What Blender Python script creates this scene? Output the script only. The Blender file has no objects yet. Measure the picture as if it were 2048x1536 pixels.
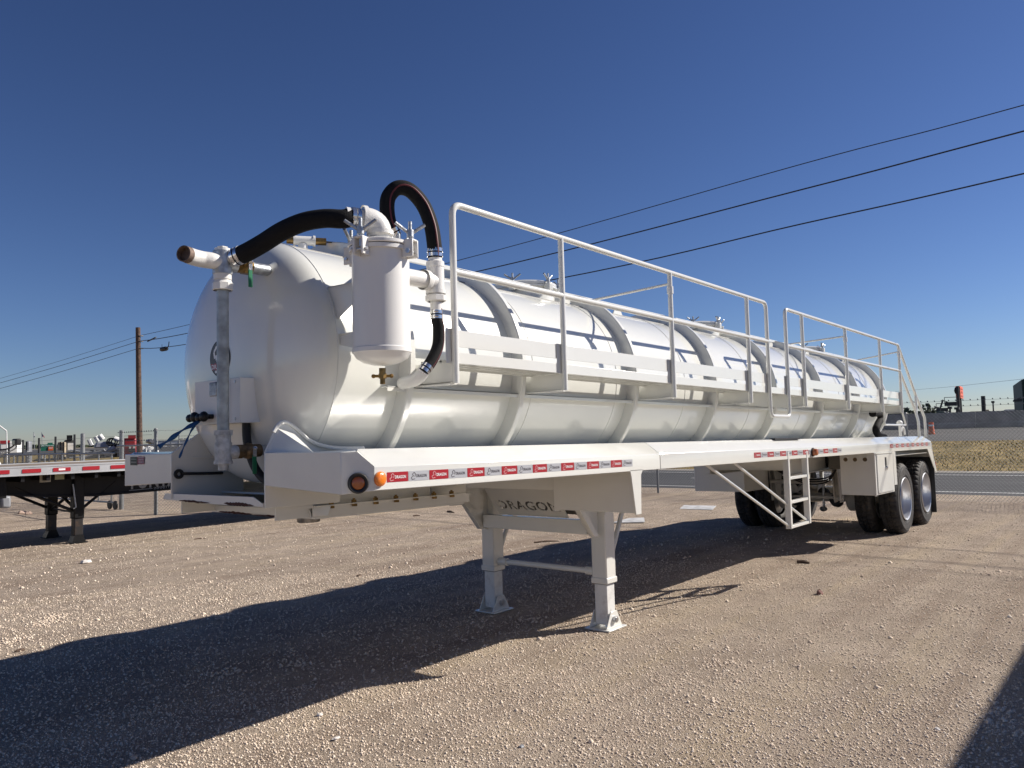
import bpy, bmesh, math, random
from mathutils import Vector, Matrix, noise
random.seed(7)
SC = bpy.context.scene
COL = SC.collection
R = math.radians
PI = math.pi

# ------------------------------------------------------------------ camera
CAM = Vector((-2.56632, -4.25395, 1.61573))
CR = Vector((0.633942, -0.772904, -0.027158))
CU = Vector((-0.031684, -0.061041, 0.997632))
CF = Vector((0.772732, 0.63158, 0.063185))
FPX = 1597.8
cam = bpy.data.cameras.new('camera')
camo = bpy.data.objects.new('camera', cam)
COL.objects.link(camo)
m = Matrix.Identity(4)
for i in range(3):
    m[i][0] = CR[i]; m[i][1] = CU[i]; m[i][2] = -CF[i]; m[i][3] = CAM[i]
camo.matrix_world = m
cam.sensor_width = 36.0
cam.lens = FPX / 2048 * 36
cam.clip_end = 5000
cam.clip_start = 0.05
SC.camera = camo
SC.render.resolution_x = 1024
SC.render.resolution_y = 768

# ------------------------------------------------------------------ sky, sun, exposure
SUNV = Vector((1.17, -0.85, 1.0)).normalized()
w = bpy.data.worlds.new('World')
SC.world = w
w.use_nodes = True
nt = w.node_tree
bg = nt.nodes['Background']
sky = nt.nodes.new('ShaderNodeTexSky')
sky.sky_type = 'NISHITA'
sky.sun_disc = False
sky.sun_elevation = math.asin(SUNV.z)
sky.sun_rotation = math.atan2(SUNV.x, SUNV.y)
sky.altitude = 900
sky.air_density = 1.0
sky.dust_density = 0.35
sky.ozone_density = 2.6
gm = nt.nodes.new('ShaderNodeGamma'); gm.inputs[1].default_value = 1.25
mxs = nt.nodes.new('ShaderNodeMix'); mxs.data_type = 'RGBA'; mxs.blend_type = 'MULTIPLY'; mxs.inputs[0].default_value = 1.0
mxs.inputs[7].default_value = (0.510, 0.538, 0.682, 1)
nt.links.new(sky.outputs[0], gm.inputs[0]); nt.links.new(gm.outputs[0], mxs.inputs[6]); nt.links.new(mxs.outputs[2], bg.inputs[0])
bg.inputs[1].default_value = 0.052
sun = bpy.data.lights.new('sun', 'SUN')
sun.energy = 4.9
sun.angle = R(0.53)
sun.color = (1.0, 0.93, 0.84)
suno = bpy.data.objects.new('sun', sun)
COL.objects.link(suno)
suno.rotation_euler = SUNV.to_track_quat('Z', 'Y').to_euler()
suno.location = SUNV * 60
SC.view_settings.view_transform = 'Standard'
SC.view_settings.look = 'None'
SC.view_settings.gamma = 1
SC.view_settings.exposure = 0.50
SC.render.engine = 'CYCLES'
SC.cycles.max_bounces = 8
SC.cycles.transparent_max_bounces = 8

# ------------------------------------------------------------------ pixel -> point helpers (each at its own real depth)
def ray(x, y):
    return CF + CR * ((x - 1024) / FPX) - CU * ((y - 768) / FPX)
def ony(x, y, Y):
    d = ray(x, y); return CAM + d * ((Y - CAM.y) / d.y)
def onx(x, y, X):
    d = ray(x, y); return CAM + d * ((X - CAM.x) / d.x)
def onz(x, y, Z=0.0):
    d = ray(x, y); return CAM + d * ((Z - CAM.z) / d.z)
def at(x, y, D):
    d = ray(x, y); return CAM + d * (D / math.hypot(d.x, d.y))

# ------------------------------------------------------------------ materials
MATS = {}
def mat(name, col, rough=0.5, metal=0.0, coat=0.0, bump=0.0, bscale=30.0, var=0.0, vscale=4.0, spec=0.5,
        dirt=None, dscale=2.0, damt=0.0, ior=1.5, bdist=0.01):
    if name in MATS: return MATS[name]
    mt = bpy.data.materials.new(name); mt.use_nodes = True
    n = mt.node_tree.nodes; l = mt.node_tree.links
    b = n['Principled BSDF']
    b.inputs['Base Color'].default_value = (*col, 1)
    b.inputs['Roughness'].default_value = rough
    b.inputs['Metallic'].default_value = metal
    b.inputs['Coat Weight'].default_value = coat
    b.inputs['Coat Roughness'].default_value = 0.06
    b.inputs['Specular IOR Level'].default_value = spec
    tc = n.new('ShaderNodeTexCoord')
    last = None
    if var > 0:
        ns = n.new('ShaderNodeTexNoise'); ns.inputs['Scale'].default_value = vscale
        ns.inputs['Detail'].default_value = 6
        l.new(tc.outputs['Object'], ns.inputs['Vector'])
        r = n.new('ShaderNodeValToRGB')
        r.color_ramp.elements[0].position = 0.35; r.color_ramp.elements[1].position = 0.65
        r.color_ramp.elements[0].color = (*[c * (1 - var) for c in col], 1)
        r.color_ramp.elements[1].color = (*[min(1, c * (1 + var)) for c in col], 1)
        l.new(ns.outputs['Fac'], r.inputs[0]); last = r.outputs[0]
    if dirt:
        ns = n.new('ShaderNodeTexNoise'); ns.inputs['Scale'].default_value = dscale
        ns.inputs['Detail'].default_value = 8; ns.inputs['Roughness'].default_value = 0.7
        l.new(tc.outputs['Object'], ns.inputs['Vector'])
        r = n.new('ShaderNodeValToRGB')
        r.color_ramp.elements[0].position = 0.5; r.color_ramp.elements[1].position = 0.72
        r.color_ramp.elements[0].color = (0, 0, 0, 1); r.color_ramp.elements[1].color = (damt, damt, damt, 1)
        l.new(ns.outputs['Fac'], r.inputs[0])
        mx = n.new('ShaderNodeMix'); mx.data_type = 'RGBA'
        l.new(r.outputs[0], mx.inputs[0])
        if last: l.new(last, mx.inputs[6])
        else: mx.inputs[6].default_value = (*col, 1)
        mx.inputs[7].default_value = (*dirt, 1)
        last = mx.outputs[2]
    if last: l.new(last, b.inputs['Base Color'])
    if bump > 0:
        ns = n.new('ShaderNodeTexNoise'); ns.inputs['Scale'].default_value = bscale
        ns.inputs['Detail'].default_value = 4
        l.new(tc.outputs['Object'], ns.inputs['Vector'])
        bp = n.new('ShaderNodeBump'); bp.inputs['Strength'].default_value = bump
        bp.inputs['Distance'].default_value = bdist
        l.new(ns.outputs['Fac'], bp.inputs['Height']); l.new(bp.outputs[0], b.inputs['Normal'])
    MATS[name] = mt
    return mt

WHITE = mat('white_paint', (0.71, 0.71, 0.67), 0.22, coat=0.6, bump=0.08, bscale=90, bdist=0.004, dirt=(0.50, 0.45, 0.38), dscale=3.0, damt=0.10)
TANKW = mat('tank_paint', (0.715, 0.72, 0.675), 0.20, coat=0.8, bump=0.25, bscale=2.6, bdist=0.02, dirt=(0.62, 0.58, 0.50), dscale=1.3, damt=0.10)
CANW = mat('canister_paint', (0.76, 0.75, 0.72), 0.35, coat=0.2, bump=0.15, bscale=160, bdist=0.002)
PIPEW = mat('painted_cast_iron', (0.74, 0.73, 0.70), 0.35, coat=0.3, bump=0.5, bscale=120, bdist=0.003)
GALV = mat('galvanised_steel', (0.42, 0.44, 0.46), 0.42, 0.75, bump=0.2, bscale=80, var=0.25, vscale=25)
ZINC = mat('zinc_bolt', (0.55, 0.56, 0.58), 0.3, 0.9)
BRASS = mat('brass', (0.26, 0.165, 0.06), 0.42, 0.9, var=0.35, vscale=30)
GRNH = mat('green_vinyl', (0.012, 0.16, 0.075), 0.35)
HOSE = mat('black_hose_rubber', (0.006, 0.006, 0.007), 0.8, spec=0.25, bump=0.6, bscale=140, bdist=0.004)
REDST = mat('hose_red_stripe', (0.10, 0.012, 0.018), 0.6)
CLAMP = mat('clamp_steel', (0.72, 0.72, 0.72), 0.2, 0.95)
RUBBER = mat('tyre_rubber', (0.022, 0.021, 0.021), 0.75, bump=0.5, bscale=60, var=0.4, vscale=12, dirt=(0.14, 0.115, 0.09), dscale=7, damt=0.5)
ALU = mat('polished_aluminium', (0.62, 0.635, 0.66), 0.38, 0.85, bump=0.1, bscale=20)
BLACK = mat('black_paint', (0.007, 0.007, 0.008), 0.45, coat=0.05, spec=0.3)
BLKM = mat('matt_black_plastic', (0.015, 0.015, 0.016), 0.6)
TRED = mat('tape_red', (0.36, 0.018, 0.028), 0.3, coat=0.3)
TSIL = mat('tape_silver', (0.50, 0.51, 0.54), 0.3, 0.2, coat=0.3)
TWHT = mat('tape_white', (0.8, 0.8, 0.8), 0.4)
TPINK = mat('tape_pale_red', (0.62, 0.32, 0.33), 0.4)
TGREY = mat('tape_dark_letter', (0.10, 0.09, 0.10), 0.4)
AMBER = mat('amber_lens', (0.85, 0.22, 0.02), 0.18, coat=0.8, bump=0.4, bscale=220, bdist=0.003)
AMBERD = mat('amber_lens_dark', (0.40, 0.10, 0.015), 0.2, coat=0.8, bump=0.5, bscale=200, bdist=0.003)
REDL = mat('red_lens', (0.32, 0.01, 0.012), 0.2, coat=0.8)
RUST = mat('rusty_primer', (0.055, 0.018, 0.012), 0.8)
SEAL = mat('grey_bead', (0.30, 0.29, 0.27), 0.6)
BLUER = mat('blue_rag', (0.02, 0.09, 0.22), 0.85, bump=0.6, bscale=60)
WOOD = mat('pole_wood', (0.085, 0.05, 0.035), 0.85, bump=0.8, bscale=14, var=0.45, vscale=8)
WIRE = mat('black_wire', (0.02, 0.02, 0.022), 0.5)
FENCE = mat('fence_galvanised', (0.27, 0.28, 0.28), 0.5, 0.5, var=0.15, vscale=12)
CHAIN = mat('chain_link_wire', (0.16, 0.165, 0.17), 0.55, 0.5)
POSTD = mat('dark_post_paint', (0.03, 0.032, 0.035), 0.6)
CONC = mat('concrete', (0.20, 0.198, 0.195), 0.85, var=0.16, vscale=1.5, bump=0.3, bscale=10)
WPLAIN = mat('plain_white', (0.72, 0.72, 0.70), 0.5, var=0.06, vscale=2)
REDP = mat('red_metal', (0.30, 0.02, 0.025), 0.45)
TANP = mat('tan_paint', (0.36, 0.30, 0.21), 0.6, var=0.25, vscale=2)
GREYP = mat('grey_paint', (0.22, 0.23, 0.25), 0.5, var=0.15, vscale=2)
GREENS = mat('green_sign', (0.015, 0.16, 0.10), 0.5)
ORANGE = mat('orange_plastic', (0.75, 0.13, 0.03), 0.5)
ORSIGN = mat('orange_sign', (0.80, 0.14, 0.06), 0.45, var=0.12, vscale=3)
DKGRN = mat('dark_green_metal', (0.012, 0.04, 0.032), 0.6, var=0.2, vscale=2)
GLASS = mat('dark_glass', (0.02, 0.025, 0.03), 0.08, coat=0.5)
BARKM = mat('bark', (0.07, 0.05, 0.035), 0.9, bump=0.6, bscale=20)
LEAFM = mat('dark_foliage', (0.045, 0.06, 0.03), 0.8, var=0.45, vscale=3)
STONE = mat('stone', (0.42, 0.35, 0.29), 0.9, var=0.4, vscale=9, bump=0.5, bscale=40)
PALEST = mat('pale_stone', (0.66, 0.62, 0.58), 0.85, bump=0.6, bscale=25, var=0.15)
SHEETM = mat('scrap_sheet_steel', (0.55, 0.55, 0.54), 0.65, 0.2, var=0.2, vscale=8)
TWIG = mat('dead_wood', (0.10, 0.065, 0.045), 0.9, var=0.3, vscale=20)

# ------------------------------------------------------------------ mesh builder
SHEAR = -0.0133
class MB:
    def __init__(s): s.v = []; s.f = []; s.mi = []; s.sm = []
    def add(s, vs, fs, mi=0, smooth=False):
        o = len(s.v); s.v += [Vector(v) for v in vs]
        for f in fs:
            s.f.append([i + o for i in f]); s.mi.append(mi); s.sm.append(smooth)
        return s
    def box(s, lo, hi, mi=0, M=None):
        x0, y0, z0 = lo; x1, y1, z1 = hi
        vs = [Vector((x, y, z)) for z in (z0, z1) for y in (y0, y1) for x in (x0, x1)]
        if M: vs = [M @ v for v in vs]
        return s.add(vs, [(0, 2, 3, 1), (4, 5, 7, 6), (0, 1, 5, 4), (2, 6, 7, 3), (0, 4, 6, 2), (1, 3, 7, 5)], mi)
    def prism(s, poly, off, mi=0, smooth=False):
        n = len(poly); off = Vector(off); P = [Vector(p) for p in poly]
        nn = Vector((0, 0, 0))
        for i in range(n): nn += P[i].cross(P[(i + 1) % n])
        if nn.dot(off) > 0: P = P[::-1]
        s.add(P, [list(range(n))], mi); s.add([p + off for p in P], [list(range(n))[::-1]], mi)
        s.add(P + [p + off for p in P], [(i, i + n, (i + 1) % n + n, (i + 1) % n) for i in range(n)], mi, smooth)
        return s
    def tube(s, pts, r, n=12, mi=0, caps=True, closed=False, up=None):
        P = [Vector(p) for p in pts]; k = len(P)
        rr = r if isinstance(r, (list, tuple)) else [r] * k
        T = []
        for i in range(k):
            a = P[i - 1] if (i > 0 or closed) else P[i]
            b = P[(i + 1) % k] if (i < k - 1 or closed) else P[i]
            d = (b - a); T.append(d.normalized() if d.length > 1e-9 else Vector((0, 0, 1)))
        t = T[0]
        u = up or (Vector((0, 0, 1)) if abs(t.z) < 0.9 else Vector((1, 0, 0)))
        u = (u - t * u.dot(t)).normalized()
        vs = []
        for i in range(k):
            t = T[i]; u = (u - t * u.dot(t)).normalized(); w_ = t.cross(u)
            for j in range(n):
                a = 2 * PI * j / n
                vs.append(P[i] + u * (rr[i] * math.cos(a)) + w_ * (rr[i] * math.sin(a)))
        fs = []
        for i in range(k if closed else k - 1):
            for j in range(n):
                a = i * n + j; b = i * n + (j + 1) % n
                c = ((i + 1) % k) * n + (j + 1) % n; d = ((i + 1) % k) * n + j
                fs.append((a, b, c, d))
        s.add(vs, fs, mi, True)
        if caps and not closed:
            s.add(vs[:n], [list(range(n))[::-1]], mi); s.add(vs[-n:], [list(range(n))], mi)
        return s
    def lathe(s, prof, org, axis=(0, 0, 1), n=32, mi=0, smooth=True, ref=None, arc=None):
        ax = Vector(axis).normalized(); org = Vector(org)
        u = Vector(ref) if ref else (Vector((1, 0, 0)) if abs(ax.x) < 0.9 else Vector((0, 1, 0)))
        u = (u - ax * u.dot(ax)).normalized(); w_ = ax.cross(u)
        vs = []; k = len(prof)
        for (r, h) in prof:
            for j in range(n):
                a = 2 * PI * j / n
                vs.append(org + ax * h + u * (r * math.cos(a)) + w_ * (r * math.sin(a)))
        fs = []
        for i in range(k - 1):
            for j in range(n):
                fs.append((i * n + j, i * n + (j + 1) % n, (i + 1) * n + (j + 1) % n, (i + 1) * n + j))
        return s.add(vs, fs, mi, smooth)
    def cyl(s, a, b, r, n=20, mi=0, r2=None):
        a = Vector(a); b = Vector(b); d = b - a
        r2 = r if r2 is None else r2
        return s.lathe([(0.0001, 0), (r, 0), (r, 0.00001), (r2, d.length), (r2, d.length + 0.00001), (0.0001, d.length)], a, d, n, mi)
    def hexn(s, a, b, r, mi=0):
        a = Vector(a); b = Vector(b); d = b - a
        ax = d.normalized(); u = (Vector((1, 0, 0)) if abs(ax.x) < 0.9 else Vector((0, 1, 0)))
        u = (u - ax * u.dot(ax)).normalized(); w_ = ax.cross(u)
        return s.prism([a + u * (r * math.cos(PI / 3 * i)) + w_ * (r * math.sin(PI / 3 * i)) for i in range(6)], d, mi)
    def sphere(s, c, r, n=12, mi=0, sc=(1, 1, 1), jit=0.0):
        c = Vector(c); vs = []; fs = []
        k = n // 2
        for i in range(k + 1):
            th = PI * i / k
            for j in range(n):
                a = 2 * PI * j / n; q = 1 + random.uniform(-jit, jit)
                vs.append(c + Vector((sc[0] * r * math.sin(th) * math.cos(a) * q, sc[1] * r * math.sin(th) * math.sin(a) * q, sc[2] * r * math.cos(th) * q)))
        for i in range(k):
            for j in range(n):
                fs.append((i * n + j, (i + 1) * n + j, (i + 1) * n + (j + 1) % n, i * n + (j + 1) % n))
        return s.add(vs, fs, mi, jit == 0)
    def text(s, txt, O, U, V, h, depth=0.001, mi=0, stretch=1.0, bold=0.0):
        """letters of height h: origin O (bottom left), U along the line, V up"""
        vs, fs = text_mesh(txt, bold)
        U = Vector(U).normalized(); V = Vector(V).normalized(); N = U.cross(V); O = Vector(O)
        P = [O + U * (p.x * h * stretch) + V * (p.y * h) + N * (0.0) for p in vs]
        P2 = [p + N * depth for p in P]
        s.add(P2, fs, mi)
        return s
    def twidth(s, txt, h, stretch=1.0, bold=0.0):
        vs, fs = text_mesh(txt, bold)
        return max(p.x for p in vs) * h * stretch
    def build(s, name, mats, parent=None, org=None, shear=False, bevel=0.0, kind=None, merge=True, seg=2):
        if not isinstance(mats, (list, tuple)): mats = [mats]
        if parent is not None:
            r = parent
            while r.parent: r = r.parent
            org = Vector(r['_o']) if '_o' in r else r.location.copy()
        org = Vector(org) if org is not None else Vector((0, 0, 0))
        me = bpy.data.meshes.new(name)
        vs = [(v.x, v.y, v.z + (SHEAR * v.x if shear else 0)) for v in s.v]
        me.from_pydata([(a - org.x, b - org.y, c - org.z) for a, b, c in vs], [], s.f)
        for mm in mats: me.materials.append(mm)
        me.polygons.foreach_set('material_index', s.mi)
        me.polygons.foreach_set('use_smooth', s.sm)
        if merge:
            bm = bmesh.new(); bm.from_mesh(me)
            bmesh.ops.remove_doubles(bm, verts=bm.verts, dist=0.00004)
            bm.to_mesh(me); bm.free()
        me.update()
        o = bpy.data.objects.new(name, me)
        COL.objects.link(o)
        if parent is not None: o.parent = parent
        else: o.location = org
        if any(s.sm):
            me.set_sharp_from_angle(angle=R(38))
        if bevel > 0:
            b = o.modifiers.new('bevel', 'BEVEL'); b.width = bevel; b.segments = seg
            b.limit_method = 'ANGLE'; b.angle_limit = R(35); b.harden_normals = False
            me.polygons.foreach_set('use_smooth', [True] * len(me.polygons))
            me.set_sharp_from_angle(angle=R(80))
        if kind: o['kind'] = kind
        return o

_TC = {}
def text_mesh(txt, bold=0.0):
    k = (txt, bold)
    if k in _TC: return _TC[k]
    cu = bpy.data.curves.new('t', 'FONT'); cu.body = txt; cu.size = 1.39; cu.resolution_u = 3
    cu.offset = bold; cu.space_character = 1.0 + bold * 2
    ob = bpy.data.objects.new('t', cu); COL.objects.link(ob)
    dg = bpy.context.evaluated_depsgraph_get()
    me = bpy.data.meshes.new_from_object(ob.evaluated_get(dg))
    vs = [v.co.copy() for v in me.vertices]; fs = [list(p.vertices) for p in me.polygons]
    bpy.data.objects.remove(ob); bpy.data.meshes.remove(me); bpy.data.curves.remove(cu)
    mx = min((v.x for v in vs), default=0)
    for v in vs: v.x -= mx
    _TC[k] = (vs, fs); return _TC[k]

def thing(name, label, cat, loc=(0, 0, 0), group=None):
    o = bpy.data.objects.new(name, None); COL.objects.link(o)
    o.location = loc; o['label'] = label; o['category'] = cat
    if group: o['group'] = group
    o.empty_display_size = 0.3
    return o
def tag(o, label, cat, group=None):
    o['label'] = label; o['category'] = cat
    if group: o['group'] = group
    return o
def dup(root, loc, label=None, group=None, rotz=None, scale=None):
    r = root.copy(); COL.objects.link(r); r.location = loc
    if rotz is not None: r.rotation_euler = (0, 0, rotz)
    if scale: r.scale = scale
    if label: r['label'] = label
    if group: r['group'] = group
    for ch in list(root.children):
        c = ch.copy(); COL.objects.link(c); c.parent = r
        for g in ch.children:
            d = g.copy(); COL.objects.link(d); d.parent = c
    return r
def bez(P, n=8):
    """Catmull-Rom through P"""
    P = [Vector(p) for p in P]; out = []
    for i in range(len(P) - 1):
        p0 = P[max(i - 1, 0)]; p1 = P[i]; p2 = P[i + 1]; p3 = P[min(i + 2, len(P) - 1)]
        for k in range(n):
            t = k / n
            out.append(0.5 * ((2 * p1) + (p2 - p0) * t + (2 * p0 - 5 * p1 + 4 * p2 - p3) * t * t + (3 * p1 - p0 - 3 * p2 + p3) * t ** 3))
    out.append(P[-1]); return out
def fillet(P, r, n=6):
    P = [Vector(p) for p in P]; out = [P[0]]
    for i in range(1, len(P) - 1):
        a, b, c = P[i - 1], P[i], P[i + 1]
        d1 = (a - b).normalized(); d2 = (c - b).normalized()
        q1 = b + d1 * r; q2 = b + d2 * r
        for k in range(n + 1):
            t = k / n; out.append(q1 * (1 - t) ** 2 + b * 2 * t * (1 - t) + q2 * t * t)
    out.append(P[-1]); return out
# ================================================================== SETTING: ground, road, grass, terrain
def zt(x):
    if x < 27.5: return 0.0
    if x < 47: return 0.62 * (x - 27.5) / 19.5
    if x < 60: return 0.62 + 0.6 * (x - 47) / 13
    return 1.22
def gravel_mat():
    mt = bpy.data.materials.new('gravel_yard'); mt.use_nodes = True
    n = mt.node_tree.nodes; l = mt.node_tree.links; b = n['Principled BSDF']
    tc = n.new('ShaderNodeTexCoord')
    def nz(scale, det=4, rough=0.6, typ='noise'):
        if typ == 'noise':
            q = n.new('ShaderNodeTexNoise'); q.inputs['Detail'].default_value = det; q.inputs['Roughness'].default_value = rough
        else:
            q = n.new('ShaderNodeTexVoronoi')
        q.inputs['Scale'].default_value = scale
        l.new(tc.outputs['Object'], q.inputs['Vector']); return q
    def ramp(src, pts):
        r = n.new('ShaderNodeValToRGB')
        while len(r.color_ramp.elements) < len(pts): r.color_ramp.elements.new(0.5)
        for e, (p, c) in zip(r.color_ramp.elements, pts): e.position = p; e.color = (*c, 1)
        l.new(src, r.inputs[0]); return r
    def mix(a, bb, f, typ='MIX'):
        q = n.new('ShaderNodeMix'); q.data_type = 'RGBA'; q.blend_type = typ
        if isinstance(f, float): q.inputs[0].default_value = f
        else: l.new(f, q.inputs[0])
        l.new(a, q.inputs[6]); l.new(bb, q.inputs[7]); return q.outputs[2]
    big = ramp(nz(0.35, 5).outputs['Fac'], [(0.3, (0.57, 0.46, 0.36)), (0.55, (0.68, 0.56, 0.45)), (0.75, (0.73, 0.61, 0.46))])
    v = nz(75, typ='v')
    peb = ramp(v.outputs['Color'], [(0.0, (0.36, 0.28, 0.22)), (0.45, (0.58, 0.475, 0.39)), (0.9, (0.78, 0.69, 0.59)), (1.0, (0.84, 0.79, 0.72))])
    fine = ramp(nz(240, 3).outputs['Fac'], [(0.3, (0.38, 0.295, 0.23)), (0.7, (0.72, 0.62, 0.52))])
    c1 = mix(big.outputs[0], peb.outputs[0], 0.42)
    c2 = mix(c1, fine.outputs[0], 0.38)
    pat = ramp(nz(1.6, 6, 0.7).outputs['Fac'], [(0.42, (0.86, 0.84, 0.82)), (0.62, (1.06, 1.05, 1.03))])
    c3 = mix(c2, pat.outputs[0], 1.0, 'MULTIPLY')
    mp = n.new('ShaderNodeMapping'); mp.inputs['Scale'].default_value = (.09, 1.5, 1); mp.inputs['Rotation'].default_value = (0, 0, -.10)
    l.new(tc.outputs['Object'], mp.inputs[0]); tr = n.new('ShaderNodeTexNoise'); tr.inputs['Scale'].default_value = 1.6; tr.inputs['Detail'].default_value = 5; tr.inputs['Distortion'].default_value = .4
    l.new(mp.outputs[0], tr.inputs['Vector'])
    trr = ramp(tr.outputs['Fac'], [(0.34, (0.84, 0.81, 0.79)), (0.5, (1.0, 1.0, 1.0)), (0.68, (1.07, 1.06, .98))]); c3 = mix(c3, trr.outputs[0], 1.0, 'MULTIPLY')
    l.new(c3, b.inputs['Base Color'])
    b.inputs['Roughness'].default_value = 0.95; b.inputs['Specular IOR Level'].default_value = 0.15
    bp1 = n.new('ShaderNodeBump'); bp1.inputs['Distance'].default_value = 0.045; bp1.inputs['Strength'].default_value = 1.0
    l.new(nz(9, 8, 0.72).outputs['Fac'], bp1.inputs['Height'])
    bp2 = n.new('ShaderNodeBump'); bp2.inputs['Distance'].default_value = 0.03; bp2.inputs['Strength'].default_value = 1.0; bp2.invert = True
    l.new(v.outputs['Distance'], bp2.inputs['Height']); l.new(bp1.outputs[0], bp2.inputs['Normal'])
    bp3 = n.new('ShaderNodeBump'); bp3.inputs['Distance'].default_value = 0.014; bp3.inputs['Strength'].default_value = 1.0
    l.new(nz(150, 4, 0.7).outputs['Fac'], bp3.inputs['Height']); l.new(bp2.outputs[0], bp3.inputs['Normal'])
    l.new(bp3.outputs[0], b.inputs['Normal'])
    return mt
def sheet_mat(name, c1, c2, sc, bump=0.4, bs=20, c3=None, stretch=(1, 1, 1), bd=0.02):
    mt = bpy.data.materials.new(name); mt.use_nodes = True
    n = mt.node_tree.nodes; l = mt.node_tree.links; b = n['Principled BSDF']
    tc = n.new('ShaderNodeTexCoord'); mp = n.new('ShaderNodeMapping'); mp.inputs['Scale'].default_value = stretch
    l.new(tc.outputs['Object'], mp.inputs[0])
    q = n.new('ShaderNodeTexNoise'); q.inputs['Scale'].default_value = sc; q.inputs['Detail'].default_value = 8; q.inputs['Roughness'].default_value = 0.65
    l.new(mp.outputs[0], q.inputs['Vector'])
    r = n.new('ShaderNodeValToRGB'); r.color_ramp.elements[0].position = 0.35; r.color_ramp.elements[1].position = 0.66
    r.color_ramp.elements[0].color = (*c1, 1); r.color_ramp.elements[1].color = (*c2, 1)
    if c3: e = r.color_ramp.elements.new(0.5); e.color = (*c3, 1)
    l.new(q.outputs[0], r.inputs[0]); l.new(r.outputs[0], b.inputs['Base Color'])
    b.inputs['Roughness'].default_value = 0.9; b.inputs['Specular IOR Level'].default_value = 0.2
    q2 = n.new('ShaderNodeTexNoise'); q2.inputs['Scale'].default_value = bs; q2.inputs['Detail'].default_value = 6
    l.new(tc.outputs['Object'], q2.inputs['Vector'])
    bp = n.new('ShaderNodeBump'); bp.inputs['Strength'].default_value = bump; bp.inputs['Distance'].default_value = bd
    l.new(q2.outputs[0], bp.inputs['Height']); l.new(bp.outputs[0], b.inputs['Normal'])
    return mt
GRAVEL = gravel_mat()
ASPH = sheet_mat('asphalt', (0.040, 0.042, 0.046), (0.075, 0.077, 0.082), 1.2, 0.4, 60, stretch=(1, .15, 1))
GRASSM = sheet_mat('dry_grass_ground', (0.10, 0.078, 0.024), (0.36, 0.26, 0.095), 0.8, 1.0, 9, c3=(0.22, 0.16, 0.055), bd=0.08)
SHOULD = sheet_mat('pale_shoulder', (0.24, 0.22, 0.19), (0.36, 0.33, 0.29), 2.0)
HIWAY = sheet_mat('old_concrete_road', (0.065, 0.065, 0.066), (0.095, 0.094, 0.093), 0.7, stretch=(1, .1, 1))
FARG = sheet_mat('far_ground', (0.13, 0.115, 0.085), (0.27, 0.23, 0.17), 0.05)
LINE = mat('road_line_paint', (0.62, 0.62, 0.60), 0.7, var=0.15, vscale=3)

def strip(x0, x1, y0, y1, dz, nx=1, ny=1, f=zt):
    b = MB(); vs = []
    for i in range(nx + 1):
        for j in range(ny + 1):
            x = x0 + (x1 - x0) * i / nx; y = y0 + (y1 - y0) * j / ny
            vs.append((x, y, f(x) + dz))
    b.add(vs, [(i * (ny + 1) + j, (i + 1) * (ny + 1) + j, (i + 1) * (ny + 1) + j + 1, i * (ny + 1) + j + 1) for i in range(nx) for j in range(ny)])
    return b
# one sheet to the horizon
b = MB(); xs = [-2500, -200, -40, 0, 27.5, 47, 60, 200, 2500]; ys = [-2500, -200, -40, 0, 40, 200, 2500]
b.add([(x, y, zt(x)) for x in xs for y in ys], [(i * 7 + j, (i + 1) * 7 + j, (i + 1) * 7 + j + 1, i * 7 + j + 1) for i in range(8) for j in range(6)])
b.build('terrain', FARG, kind='structure')
# gravel yard, gently uneven
def zg(x, y):
    if x > 15.5: return 0.0
    q = noise.noise(Vector((x * .35, y * .35, 3.1))) * 0.012 + noise.noise(Vector((x * 1.6, y * 1.6, 7.7))) * 0.007
    return q
b = MB(); N1 = 150; N2 = 190
vs = []
for i in range(N1 + 1):
    for j in range(N2 + 1):
        x = -8 + 25.4 * i / N1; y = -10 + 42 * j / N2
        edge = min(i, N1 - i, j, N2 - j) / 10.0
        vs.append((x, y, 0.022 + zg(x, y) * min(1, edge)))
b.add(vs, [(i * (N2 + 1) + j, (i + 1) * (N2 + 1) + j, (i + 1) * (N2 + 1) + j + 1, i * (N2 + 1) + j + 1) for i in range(N1) for j in range(N2)], 0, True)
b.build('gravel_yard', GRAVEL, kind='structure', merge=False)
strip(-60, 17.4, -60, 120, 0.004).build('gravel_ground', GRAVEL, kind='structure')
strip(17.4, 26.4, -160, 420, 0.010, 1, 30).build('frontage_road', ASPH, kind='structure')
for (x, nm) in ((18.25, 'edge_line'), (25.0, 'edge_line')):
    strip(x, x + .13, -160, 420, 0.014, 1, 30).build('road_' + nm, LINE, kind='structure')
b = MB()
y = 4.9
while y < 200: b.add([(21.8, y, .0145), (21.92, y, .0145), (21.92, y + 3.2, .0145), (21.8, y + 3.2, .0145)], [(0, 1, 2, 3)]); y += 12
b.build('road_lane_line', LINE, kind='structure')
strip(26.4, 27.5, -160, 420, 0.006, 1, 30).build('road_shoulder', SHOULD, kind='structure')
strip(27.5, 46.5, -160, 420, 0.012, 12, 60).build('grass_median', GRASSM, kind='structure')
strip(46.5, 60, -200, 420, 0.014, 12, 60).build('highway', HIWAY, kind='structure')
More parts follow.
